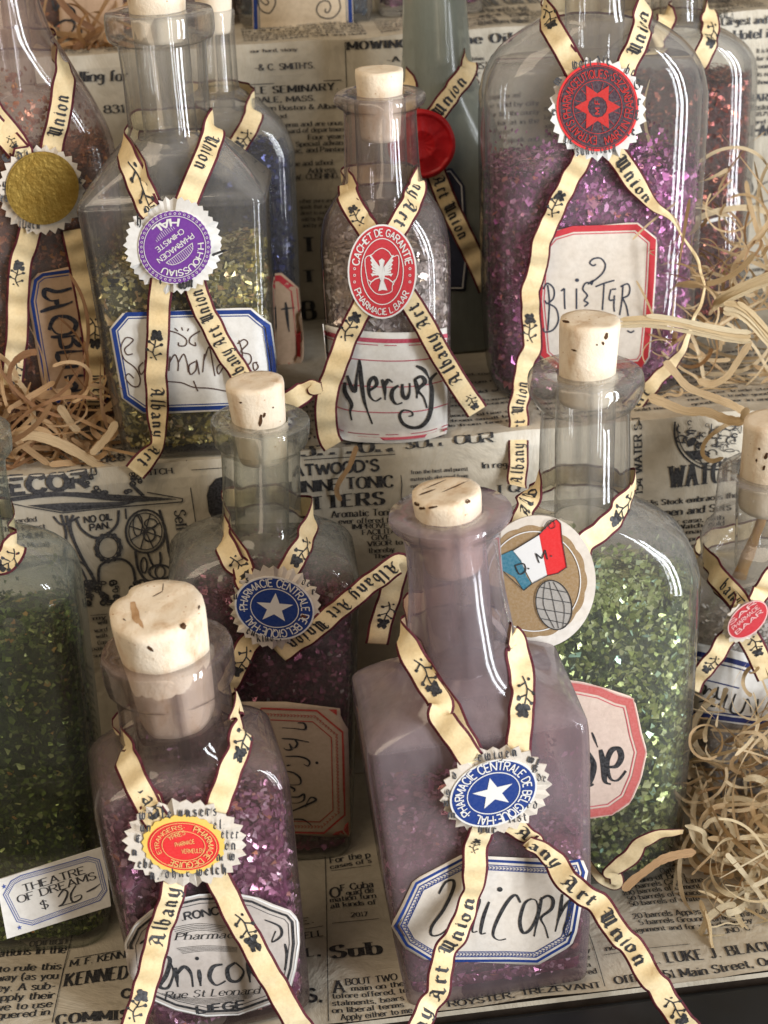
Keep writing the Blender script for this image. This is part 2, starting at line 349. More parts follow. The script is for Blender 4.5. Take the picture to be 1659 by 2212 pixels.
def catmull(pts, n=6, closed=False):
    out = []; m = len(pts)
    if m < 3: return list(pts)
    rng = m if closed else m-1
    for i in range(rng):
        if closed: p = [pts[(i-1) % m], pts[i], pts[(i+1) % m], pts[(i+2) % m]]
        else: p = [pts[max(i-1, 0)], pts[i], pts[i+1], pts[min(i+2, m-1)]]
        for j in range(n):
            t = j/n; t2 = t*t; t3 = t2*t
            out.append(tuple(.5*(2*b+(c-a)*t+(2*a-5*b+4*c-d)*t2+(3*b-a-3*c+d)*t3) for a, b, c, d in zip(*p)))
    if not closed: out.append(tuple(pts[-1]))
    return out
class Ink:
    """collects flat strokes in 2D; each stroke sits on a hair-thin level of its own"""
    def __init__(s): s.v = []; s.f = []; s.l = []; s.k = 0
    def strip(s, L, R):
        s.k += 1; b = len(s.v); lv = s.k % 9
        for a, c in zip(L, R): s.v += [a, c]; s.l += [lv, lv]
        for i in range(len(L)-1): s.f.append((b+2*i, b+2*i+1, b+2*i+3, b+2*i+2))
    def poly(s, pts):
        s.k += 1; b = len(s.v); lv = s.k % 9
        s.v += [tuple(p[:2]) for p in pts]; s.l += [lv]*len(pts); s.f.append(tuple(range(b, b+len(pts))))
    def fan(s, c, pts):
        s.k += 1; b = len(s.v); lv = s.k % 9; n = len(pts)
        s.v += [tuple(c)]+[tuple(p[:2]) for p in pts]; s.l += [lv]*(n+1)
        for i in range(n): s.f.append((b, b+1+i, b+1+(i+1) % n))
    def stroke(s, pts, wf, closed=False, sub=None):
        """pts 2D (or 3-tuples with own width factor); wf(dx,dy)->width or number"""
        if closed: pts = list(pts)+[pts[0]]
        if sub:
            q = [pts[0]]
            for a, b in zip(pts, pts[1:]):
                d = hypot(b[0]-a[0], b[1]-a[1]); n = max(1, int(d/sub))
                for i in range(1, n+1): q.append(tuple(x+(y-x)*i/n for x, y in zip(a, b)))
            pts = q
        n = len(pts); L = []; R = []
        for i, p in enumerate(pts):
            if closed: a = pts[i-1] if i > 0 else pts[-2]; b = pts[i+1] if i < n-1 else pts[1]
            else: a = pts[max(i-1, 0)]; b = pts[min(i+1, n-1)]
            d1 = (p[0]-a[0], p[1]-a[1]); d2 = (b[0]-p[0], b[1]-p[1])
            l1 = hypot(*d1) or 1e-9; l2 = hypot(*d2) or 1e-9
            if l1 < 1e-8: d1, l1 = d2, l2
            if l2 < 1e-8: d2, l2 = d1, l1
            dx = d1[0]/l1+d2[0]/l2; dy = d1[1]/l1+d2[1]/l2; l = hypot(dx, dy)
            if l < .25: dx, dy = d1[0]/l1, d1[1]/l1; l = 1; mit = 1
            else: mit = min(2.0, 2/l)
            dx /= l; dy /= l
            w = wf(dx, dy) if callable(wf) else wf
            if len(p) > 2: w *= p[2]
            w *= .5*mit
            L.append((p[0]-dy*w, p[1]+dx*w)); R.append((p[0]+dy*w, p[1]-dx*w))
        s.strip(L, R)
    def text(s, txt, style='serif', track=1.6, space=4.2, weight=None, tf=None, seg=4, slant=0, stipple=False):
        """returns width in font units; glyph strokes go through tf(x,y)->2D"""
        tf = tf or (lambda x, y: (x, y)); x0 = 0
        font = BLG if style == 'black' else GL
        if style == 'sans': wt = weight or 1.5; wf = lambda dx, dy: wt
        elif style == 'serif': wt = weight or 1.9; wf = lambda dx, dy: max(.58*min(wt, 1.7), wt*abs(dy))
        elif style == 'fat': wt = weight or 2.9; wf = lambda dx, dy: max(.7, wt*abs(dy))
        elif style == 'black':
            wt = weight or 1.75; c, q = cos(radians(38)), sin(radians(38)); wf = lambda dx, dy: max(.5, wt*abs(dx*q-dy*c))
        else: wt = weight or .9; wf = lambda dx, dy: wt
        for ch in txt:
            if ch == ' ': x0 += space; continue
            if ch not in font: continue
            w, sts = font[ch]
            for sm, pts in sts:
                if sm: pts = catmull(pts, seg)
                loc = Ink(); loc.stroke(pts, wf)
                b = loc.v
                L = [b[i] for i in range(0, len(b), 2)]; R = [b[i] for i in range(1, len(b), 2)]
                sl = lambda p: tf(x0+p[0]+slant*p[1], p[1])
                s.strip([sl(p) for p in L], [sl(p) for p in R])
                if style in ('serif', 'fat') and ch not in '.,\'-:#':
                    for (ex, ey), (nx, ny) in ((pts[0], pts[1]), (pts[-1], pts[-2])):
                        if (abs(ey-ny) > 1.2*abs(ex-nx)) and (abs(ey) < .1 or abs(ey-10) < .1 or abs(ey-6.4) < .1 or abs(ey+3) < .1):
                            h = wt*.5+.9; th = .42 if style == 'serif' else .5
                            yy = ey+(th if ny > ey else -th)
                            s.strip([sl((ex-h, yy)), sl((ex+h, yy))], [sl((ex-h, ey)), sl((ex+h, ey))])
            x0 += w+track+(wt*.5 if style in ('fat', 'black') else 0)
        return x0-track
    def build(s, name, mat, mapf, parent=None, lift=4e-6):
        """mapf(x,y,level_lift)->3D"""
        vs = [mapf(p[0], p[1], l*lift) for p, l in zip(s.v, s.l)]
        fs = [f for f in s.f if all(vs[i] is not None for i in f)]
        vs = [v if v is not None else Vector((0, 0, -1)) for v in vs]
        used = sorted({i for f in fs for i in f}); ix = {j: i for i, j in enumerate(used)}
        if not used: return None
        return mesh_obj(name, [vs[j] for j in used], [tuple(ix[i] for i in f) for f in fs], mat, parent)
def text_width(txt, style='serif', **k):
    return Ink().text(txt, style, **k)
# ------------------------------------------------------------------ the stepped display
Y0, Y1, Y2 = .327, .437, .550
Z1, Z2 = .112, .2062
Y3 = .655
def stair(s, e=0.0):
    """point on the stepped surface: s runs up and back along treads and risers; e lifts off it"""
    L1 = Y1-Y0; L2 = L1+Z1; L3 = L2+(Y2-Y1); L4 = L3+(Z2-Z1); L5 = L4+(Y3-Y2)
    if s < L1: return Vector((0, Y0+s, e))
    if s < L2: return Vector((0, Y1-e, s-L1))
    if s < L3: return Vector((0, Y1+s-L2, Z1+e))
    if s < L4: return Vector((0, Y2-e, Z1+s-L3))
    if s < L5: return Vector((0, Y2+s-L4, Z2+e))
    return Vector((0, Y3-e, Z2+s-L5))
S1 = Y1-Y0; S2 = S1+Z1; S3 = S2+Y2-Y1; S4 = S3+Z2-Z1; S5 = S4+Y3-Y2
def wav(x, s):                                   # pasted paper: cockled by a fraction of a millimetre
    return .00034*sin(x*95+s*40+1)*sin(s*120+x*20) + .00022*sin(x*210-s*75) + .00016*sin(x*37+s*330) + .0005
def on_paper(x, s, e=0):
    fold = 0
    p = stair(s, wav(x, s)+e); return Vector((x, p.y, p.z))
def px_stair(u, v, face):
    if face == 't1': p = on_z(u, v, 0); return p.x, p.y-Y0
    if face == 'r1': p = on_y(u, v, Y1); return p.x, S1+p.z
    if face == 't2': p = on_z(u, v, Z1); return p.x, S2+p.y-Y1
    if face == 'r2': p = on_y(u, v, Y2); return p.x, S3+p.z-Z1
    if face == 't3': p = on_z(u, v, Z2); return p.x, S4+p.y-Y2
    p = on_y(u, v, Y3); return p.x, S5+p.z-Z2

BOARD = mat_plain('black_painted_board', (.012, .014, .017), .45, .45, 0, 60, .5, .0006, (.006, .007, .008), 35)
WOOD = mat_plain('dark_step_board', (.05, .035, .025), .7, .2)
def box(name, a, b, mat, parent=None, bev=.0012):
    vs = [(x, y, z) for x in (a[0], b[0]) for y in (a[1], b[1]) for z in (a[2], b[2])]
    fs = [(0, 1, 3, 2), (4, 6, 7, 5), (0, 4, 5, 1), (2, 3, 7, 6), (0, 2, 6, 4), (1, 5, 7, 3)]
    o = mesh_obj(name, vs, fs, mat, parent)
    m = o.modifiers.new('edge', 'BEVEL'); m.width = bev; m.segments = 2
    return o
XL, XR = -.32, .52
steps = []
for a, b in (((XL, Y0+.001, -.10), (XR, Y1+.02, -.0006)), ((XL, Y1+.001, -.0002), (XR, Y2+.02, Z1-.0006)), ((XL, Y2+.001, Z1-.0002), (XR, Y3+.02, Z2-.0006)), ((XL, Y3+.001, Z2-.0002), (XR, Y3+.1, Z2+.2))):
    o = box('display_step', a, b, WOOD); o['kind'] = 'structure'; steps.append(o)
fb = box('front_board', (XL, Y0-.055, -.12), (XR, Y0-.0008, -.0016), BOARD, bev=.003); fb['kind'] = 'structure'
tb = box('table_top', (-.5, .20, -.16), (.7, .80, -.122), WOOD); tb['kind'] = 'structure'

def sheet(s0, s1, x0, x1, parent, curl=0):
    nx, ns = int((x1-x0)/.006), max(8, int((s1-s0)/.003)); vs = []; fs = []
    ss = [s0+(s1-s0)*j/ns for j in range(ns+1)]
    for k in (S1, S2, S3, S4, S5, 0):
        for i in range(len(ss)):
            if abs(ss[i]-k) < .0016 and 0 < i < len(ss)-1: ss[i] = k
    for s in ss:
        for i in range(nx+1):
            x = x0+(x1-x0)*i/nx
            p = on_paper(x, s)
            vs.append(p)
    for j in range(ns):
        for i in range(nx):
            a = j*(nx+1)+i; fs.append((a, a+1, a+nx+2, a+nx+1))
    o = mesh_obj('newspaper_covering', vs, fs, NEWS, parent, smooth=False)
    return o
NP = [sheet(0.0, S1, XL, XR, steps[0]), sheet(S1, S3, XL, XR, steps[1]), sheet(S3, S5, XL, XR, steps[2]), sheet(S5, S5+.15, XL, XR, steps[3])]
for o in NP: tag(o, kind=None)
# folded-over front lip of the lowest sheet
lip = mesh_obj('newspaper_lip', [(XL, Y0-.0003, .0003), (XR, Y0-.0003, .0003), (XR, Y0-.0004, -.0012), (XL, Y0-.0004, -.0012)], [(0, 1, 2, 3)], NEWS, steps[0])

# ------------------------------------------------------------------ bottles
def solve_x(u, y, z):
    x = 0.0
    for _ in range(30):
        a = proj(Vector((x, y, z)))[0]; b = proj(Vector((x+1e-4, y, z)))[0]
        x += (u-a)/((b-a)/1e-4)
    return x
def rrect(hw, hd, r, n=7):
    r = min(r, hw, hd); out = []
    for cx_, cy_, a0 in ((hw-r, -hd+r, -90), (hw-r, hd-r, 0), (-hw+r, hd-r, 90), (-hw+r, -hd+r, 180)):
        for i in range(n):
            a = radians(a0+90*i/(n-1)); out.append((cx_+r*cos(a), cy_+r*sin(a)))
    return out
def sstep(a, b, x):
    t = max(0, min(1, (x-a)/(b-a))); return t*t*(3-2*t)
class Bottle:
    def __init__(s, label, base_u, y, z, top, prof, glass, yaw=0, wall=.0016, bore=60, cat='bottle', group='corked apothecary bottles', zoff=0):
        s.B = Vector((solve_x(base_u, y, z), y, z+.0006)); s.T = on_plane(top[0], top[1], s.B, FH)
        s.ez = (s.T-s.B).normalized()
        ey0 = Vector((sin(radians(yaw)), cos(radians(yaw)), 0)); s.ex = ey0.cross(s.ez).normalized(); s.ey = s.ez.cross(s.ex)
        s.root = tag(empty('apothecary_bottle', s.B), label, cat, group)
        s.H = (s.T-s.B).length
        P = []
        for q in prof:
            v, hw, hd, r = q[:4]
            t = 0.0 if v is None else s.t_of(v)
            k = depth(s.at(t))/FOC
            P.append((t, hw*k, hd*k, r*k))
        P.sort(key=lambda q: q[0]); s.P = P
        fine = catmull(P, 5)
        F = []
        for q in fine:                            # keep heights rising
            if F and q[0] <= F[-1][0]+1e-5: continue
            F.append(q)
        s.F = F; s.hdb = max(q[2] for q in F)
        s.ref = depth(s.at(s.H*.5))/FOC
        s.bore = bore*depth(s.at(s.H))/FOC; s.wall = wall
        # outer shell
        vs = []; fs = []
        def ring(t, hw, hd, r, ysh=0):
            b = len(vs)
            for x, yy in rrect(hw, hd, r): vs.append(s.at(t, x, yy))
            return b
        n = 28
        def bridge(a, b, flip=False):
            for i in range(n):
                j = (i+1) % n; f = (a+i, a+j, b+j, b+i); fs.append(f[::-1] if flip else f)
        F0 = F[0]
        c = len(vs); vs.append(s.at(0, 0, 0))
        a = ring(.0000, F0[1]*.90, F0[2]*.90, F0[3])
        for i in range(n): fs.append((c, a+(i+1) % n, a+i))
        rings = [a]
        rings.append(ring(.0006, F0[1]*.97, F0[2]*.97, F0[3]))
        for q in F:
            if q[0] < .0022: continue
            rings.append(ring(*q))
        nout = None
        for p, q in zip(rings, rings[1:]): bridge(p, q)
        nout = len(fs)
        s.bvh = BVHTree.FromPolygons([tuple(v) for v in vs], fs)
        # inner wall
        inner = []
        for q in reversed(F):
            if q[0] < .004: break
            inner.append(s.inner(q))
        prev = rings[-1]
        for q in inner:
            b = ring(*q); bridge(prev, b); prev = b
        c = len(vs); vs.append(s.at(.0034))
        for i in range(n): fs.append((c, prev+i, prev+(i+1) % n))
        s.glass = mesh_obj('glass', vs, fs, glass, s.root, smooth=True)
        s.cover_off = 0
    def at(s, t, x=0, y=0): return s.B+s.ez*t+s.ex*x+s.ey*y
    def t_of(s, v):
        a, b = -.05, .5
        for _ in range(40):
            m = (a+b)/2
            if proj(s.at(m))[1] > v: a = m
            else: b = m
        return a
    def inner(s, q):
        t, hw, hd, r = q; w = s.wall
        hi, di = hw-w, hd-w; ri = max(r-w*.5, .001)
        if r > .8*hw or t > s.H*.72:              # neck: straight bore
            hi = min(hi, s.bore); di = min(di, s.bore); ri = min(max(ri, 0), 1)
            if r > .8*hw: ri = 1
        return (t, hi, di, ri)
    def sec(s, t):
        F = s.F
        if t <= F[0][0]: return F[0]
        for a, b in zip(F, F[1:]):
            if a[0] <= t <= b[0]:
                k = (t-a[0])/(b[0]-a[0]); return tuple(p+(q-p)*k for p, q in zip(a, b))
        return F[-1]
    # ---- points traced in the photograph, put where they belong on the bottle
    def plane(s, u, v, off=1.0, mm=0):
        if mm >= .0008: mm += .0012
        d = s.hdb+.0011 if off > 0 else s.hdb
        return on_plane(u, v, s.B-s.ey*(off*d+mm), s.ey)
    def skin(s, u, v, lift=0, dflt=True):
        d = ray(u, v).normalized(); h, nrm, _, _ = s.bvh.ray_cast(CAM, d)
        if h is None: return s.plane(u, v, 1.0, lift-.0008) if dflt else None
        if nrm.dot(d) > 0: nrm = -nrm
        # keep pieces glued round a corner smooth
        return h+nrm*(.00035+lift)
    def mapper(s, lift):
        return lambda x, y, l: s.skin(x, y, lift+l)
    def pmapper(s, off, mm):
        return lambda x, y, l: s.plane(x, y, off, mm+l)
    def cork(s, top, rt, bot, rb, seed=0, tilt_top=0, rough=1.0, label=None, dents=(), fwd=(0, 0)):
        """top / bot: picture points of the cork's end centres; radii in picture px"""
        rnd = random.Random(seed)
        a = on_plane(bot[0], bot[1], s.B, FH); b = on_plane(top[0], top[1], s.B, FH); a = on_plane(bot[0], bot[1], s.B-FH*fwd[1], FH); b = on_plane(top[0], top[1], s.B-FH*fwd[0], FH)
        ka = depth(a)/FOC; kb = depth(b)/FOC; ez = (b-a).normalized(); ex = s.ey.cross(ez).normalized(); ey = ez.cross(ex)
        n, m = 72, 18; vs = []; fs = []
        ph = [rnd.uniform(0, 6.28) for _ in range(8)]
        def rr(an, h): return 1+rough*(.012*sin(3*an+ph[0])+.010*sin(5*an+ph[1]+h*4)+.006*sin(9*an+ph[2]-h*9)+rnd.uniform(-.003, .003)) - sum(dp*math.exp(-(((math.degrees(an)-da+180) % 360-180)/dw)**2)*sstep(.45, 1, h) for da, dp, dw in dents)
        for j in range(m+1):
            h = j/m; c = a+(b-a)*h; r = rb*ka+(rt*kb-rb*ka)*h
            if j == m: r *= .975
            if j == 0: r *= .96
            for i in range(n):
                an = 2*pi*i/n; q = rr(an, h)
                vs.append(c+ex*(r*q*cos(an))+ey*(r*q*sin(an)))
        for j in range(m):
            for i in range(n): fs.append((j*n+i, j*n+(i+1) % n, (j+1)*n+(i+1) % n, (j+1)*n+i))
        for ringi, cc, fl in ((m*n, b, 0), (0, a, 1)):
            prev = ringi
            for q in (.8, .55, .3):
                bb = len(vs)
                for i in range(n):
                    p = vs[ringi+i]; p2 = cc+(p-cc)*q
                    if not fl: p2 += ez*(rough**.5)*(.00022*sin(p2.x*700+ph[3])*sin(p2.y*600+ph[4])+.0002)
                    vs.append(p2)
                for i in range(n):
                    f = (prev+i, prev+(i+1) % n, bb+(i+1) % n, bb+i); fs.append(f[::-1] if fl else f)
                prev = bb
            c0 = len(vs); vs.append(cc+ez*(.0002*(1-fl)))
            for i in range(n):
                f = (prev+i, prev+(i+1) % n, c0); fs.append(f[::-1] if fl else f)
        o = mesh_obj('cork', vs, fs, CORK, s.root, smooth=True)
        s.corkf = (a, b, ex, ey, ez, rb*ka, rt*kb, rr)
        if label: o['label'] = label
        return o
    def cork_pits(s, pits):
        """dark holes and chips in the cork: picture points and sizes"""
        a, b, ex, ey, ez, ra, rb_, rr = s.corkf; ink = Ink()
        bv = None
        for c in s.root.children:
            if c.name.startswith('cork'): me = c.data
        bv = BVHTree.FromPolygons([tuple(v.co) for v in me.vertices], [tuple(p.vertices) for p in me.polygons])
        rnd = random.Random(5)
        for (u, v, w, h, ang) in pits:
            pts = []
            for i in range(12):
                an = 2*pi*i/12; q = rnd.uniform(.75, 1.2); x = w*q*cos(an); y = h*q*sin(an)
                pts.append((u+x*cos(ang)-y*sin(ang), v+x*sin(ang)+y*cos(ang)))
            ink.fan((u, v), pts)
        def mp(x, y, l):
            d = ray(x, y).normalized(); h, nn, _, _ = bv.ray_cast(CAM, d)
            return None if h is None else h-d*(.00012+l)
        ink.build('pit', PIT, mp, s.root)
    def contents(s, fill_v, core, flakes, n, size, seed=1, dome=.0012, slope=0.0, extra=None, t0=.0036):
        rnd = random.Random(seed); ft = s.t_of(fill_v); rings = []; vs = []; fs = []; k = 28
        prof = [q for q in s.F if q[0] < ft]
        prof = [q for q in prof if q[0] > t0]+[s.sec(ft)]
        q0 = s.sec(t0); prof = [q0]+prof
        samp = []
        for t, hw, hd, r in prof:
            hw, hd, r = s.inner((t, hw, hd, r))[1:]
            hw -= .0004; hd -= .0004; b = len(vs)
            tt = ft if t >= ft-1e-6 else t
            for x, y in rrect(hw, hd, r):
                vs.append(s.at(tt+(slope*x/hw if t >= ft-1e-6 else 0), x, y))
            rings.append(b)
        for a, b in zip(rings, rings[1:]):
            for i in range(k): fs.append((a+i, a+(i+1) % k, b+(i+1) % k, b+i))
        c = len(vs); vs.append(s.at(ft+dome)); a = rings[-1]
        for i in range(k): fs.append((a+i, a+(i+1) % k, c))
        c = len(vs); vs.append(s.at(t0-.0002)); a = rings[0]
        for i in range(k): fs.append((c, a+(i+1) % k, a+i))
        o = mesh_obj('glitter_filling', vs, fs, core, s.root, smooth=True); o['kind'] = 'stuff'
        # flakes lying against the wall and on top
        tri = []; acc = 0
        for f in fs:
            for q in ((f[0], f[1], f[2]),)+(((f[0], f[2], f[3]),) if len(f) == 4 else ()):
                A, B_, C_ = vs[q[0]], vs[q[1]], vs[q[2]]; cr = (B_-A).cross(C_-A); ar = cr.length/2
                if ar < 1e-12: continue
                nn = cr.normalized(); ctr = (A+B_+C_)/3
                if nn.dot(ctr-CAM) > .35*(ctr-CAM).length: continue
                acc += ar; tri.append((acc, A, B_, C_, nn))
        import bisect
        keys = [q[0] for q in tri]; V = []; Fc = []
        def flake(P, nn, sz, tiltmax):
            ax = Vector((rnd.gauss(0, 1), rnd.gauss(0, 1), rnd.gauss(0, 1))).normalized()
            nrm = (nn+ax*rnd.uniform(.1, tiltmax)).normalized(); t1 = nrm.cross(Vector((rnd.gauss(0, 1), rnd.gauss(0, 1), rnd.gauss(0, 1)))).normalized(); t2 = nrm.cross(t1)
            m_ = rnd.choice((3, 4, 4, 5)); b = len(V); a0 = rnd.uniform(0, 6.28); el = rnd.uniform(.55, 1)
            for i in range(m_):
                an = a0+2*pi*i/m_+rnd.uniform(-.35, .35); q = sz*rnd.uniform(.6, 1.1)
                V.append(P+t1*(q*cos(an))+t2*(q*el*sin(an)))
            Fc.append(tuple(range(b, b+m_)))
        for _ in range(n):
            x = rnd.uniform(0, acc); i = bisect.bisect(keys, x); i = min(i, len(tri)-1)
            _, A, B_, C_, nn = tri[i]; r1, r2 = sqrt(rnd.random()), rnd.random()
            P = A*(1-r1)+B_*(r1*(1-r2))+C_*(r1*r2)
            top = nn.dot(s.ez) > .8
            P = P+nn*rnd.uniform(-.0004, .0003)+(s.ez*rnd.uniform(0, size*1.5) if top else Vector())
            flake(P, nn, size*rnd.uniform(.45, 1.15)*(1.5 if rnd.random() < .06 else 1), .9)
        if extra:                                  # residue clinging to the wall above the filling
            cnt, vtop, esz = extra; tt = s.t_of(vtop)
            for _ in range(cnt):
                h = ft+(tt-ft)*abs(rnd.gauss(0, .45)); q = s.sec(h)
                if h > tt: continue
                hw, hd, r = s.inner(q)[1:]; pr = rrect(hw-.0003, hd-.0003, r); i = rnd.randrange(28)
                a, b = pr[i], pr[(i+1) % 28]; w = rnd.random()
                if rnd.random() < .5: x, y = rnd.uniform(-hw+r, hw-r) if hw > r else 0, -hd+.0003; nn = -s.ey
                else: x, y = a[0]+(b[0]-a[0])*w, a[1]+(b[1]-a[1])*w; nn = (s.ex*x+s.ey*y).normalized()
                flake(s.at(h, x, y), nn, esz*rnd.uniform(.4, 1.1), .35)
        o = mesh_obj('glitter_flakes', V, Fc, flakes, s.root); o['kind'] = 'stuff'
    # ---- paper stuck to the bottle
    def label(s, outline, mat, borders=(), lift=0, name='label', flat=None, text=None, nseg=16, cap=None):
        """outline: picture points (clockwise). borders: (inset px, width px, material)"""
        f = s.pmapper(*flat) if flat else s.mapper(lift)
        pts = dense(outline, 9); ys = [p[1] for p in pts]; y0, y1 = min(ys), max(ys); rows = nseg+4
        vs = []; fs = []; nx = nseg
        ok = []
        for j in range(rows+1):
            y = y0+(y1-y0)*(.002+.996*j/rows); xs = []
            for a, b in zip(outline, list(outline[1:])+[outline[0]]):
                if (a[1] <= y) != (b[1] <= y): xs.append(a[0]+(b[0]-a[0])*(y-a[1])/(b[1]-a[1]))
            xs.sort(); x0, x1 = xs[0], xs[-1]
            for i in range(nx+1): vs.append(f(x0+(x1-x0)*i/nx, y, 0))
        for j in range(rows):
            for i in range(nx):
                a = j*(nx+1)+i; fs.append((a, a+nx+1, a+nx+2, a+1))
        o = mesh_obj(name, vs, fs, mat, s.root, smooth=True); solid(o, .0002, -1 if not flat else -1)
        s.lab = o; s.labmap = (lambda m: (s.pmapper(flat[0], flat[1]+m) if flat else s.mapper(lift+m)))
        for k_, (ins, w, bm) in enumerate(borders):
            ink = Ink(); ink.stroke(inset(outline, ins), w, closed=True, sub=10)
            ink.build('printed_border', bm, s.labmap(.00006+k_*.00003), o)
        return o
    def write(s, ink, mat, name='lettering', lift=.00012, parent=None):
        return ink.build(name, mat, s.labmap(lift), parent or s.lab)
def dense(pts, step):
    q = []
    for a, b in zip(pts, list(pts[1:])+[pts[0]]):
        n = max(1, int(hypot(b[0]-a[0], b[1]-a[1])/step))
        for i in range(n): q.append((a[0]+(b[0]-a[0])*i/n, a[1]+(b[1]-a[1])*i/n))
    return q
def inset(pts, d):
    A = sum(a[0]*b[1]-b[0]*a[1] for a, b in zip(pts, list(pts[1:])+[pts[0]])); sg = 1 if A > 0 else -1
    n = len(pts); out = []
    for i in range(n):
        a, b, c = pts[i-1], pts[i], pts[(i+1) % n]
        d1 = (b[0]-a[0], b[1]-a[1]); d2 = (c[0]-b[0], c[1]-b[1]); l1 = hypot(*d1) or 1; l2 = hypot(*d2) or 1
        n1 = (-d1[1]/l1*sg, d1[0]/l1*sg); n2 = (-d2[1]/l2*sg, d2[0]/l2*sg)
        bx, by = n1[0]+n2[0], n1[1]+n2[1]; l = bx*bx+by*by or 1
        k = min(2*d/l, 2.5*d/sqrt(l)) if l > .01 else d
        out.append((b[0]+bx*k, b[1]+by*k))
    return out
def brush(ink, strokes, w, sub=None, smooth=True, taper=True):
    """hand lettering: strokes of picture points, with swelling width"""
    for st in strokes:
        p = catmull(st, 5) if smooth and len(st) > 2 else list(st)
        if len(st) == 2 and smooth: p = [tuple(a+(b-a)*i/6 for a, b in zip(st[0], st[1])) for i in range(7)]
        n = len(p); q = []
        for i, a in enumerate(p):
            t = i/(n-1); f = (.55+.75*sin(pi*min(1, t*1.15+.08))) if taper else 1
            b = p[min(i+1, n-1)]; c = p[max(i-1, 0)]; dx, dy = b[0]-c[0], b[1]-c[1]; l = hypot(dx, dy) or 1
            f *= .7+.45*abs(dy/l) if taper else 1
            q.append((a[0], a[1], f))
        ink.stroke(q, w)
def dot(ink, u, v, r):
    ink.fan((u, v), [(u+r*cos(i*.7), v+r*.9*sin(i*.7)) for i in range(9)])
def ell(cx_, cy_, a, b, rot=0, n=64, f=None):
    o = []
    for i in range(n):
        t = 2*pi*i/n; k = f(i) if f else 1
        x, y = a*k*cos(t), b*k*sin(t); c, s_ = cos(radians(rot)), sin(radians(rot))
        o.append((cx_+x*c-y*s_, cy_+x*s_+y*c))
    return o
def ring_text(ink, txt, style, cx_, cy_, a, b, rot, a0, a1, h, weight=None, inward=False, track=1.6):
    """lettering round an ellipse; angles clockwise from the right, in picture sense; letters stand outward"""
    w = text_width(txt, style, track=track, weight=weight) or 1
    c, s_ = cos(radians(rot)), sin(radians(rot)); k = h/10
    def tf(x, y):
        t = radians(a0+(a1-a0)*x/w); rr = (-y*k if inward else y*k)
        ex_, ey_ = (a+rr)*cos(t), (b+rr)*sin(t)
        return (cx_+ex_*c-ey_*s_, cy_+ex_*s_+ey_*c)
    ink.text(txt, style, tf=tf, weight=weight, track=track)
def line_text(ink, txt, style, p0, p1, h, weight=None, up=None, track=1.6, slant=0):
    """text from picture point p0 to p1 (baseline); h = cap height in px"""
    w = text_width(txt, style, track=track, weight=weight); dx, dy = (p1[0]-p0[0])/w, (p1[1]-p0[1])/w
    l = hypot(dx, dy); ux, uy = (dy/l, -dx/l) if up is None else up; k = h/10
    ink.text(txt, style, tf=lambda x, y: (p0[0]+dx*x+ux*y*k, p0[1]+dy*x+uy*y*k), weight=weight, track=track, slant=slant)

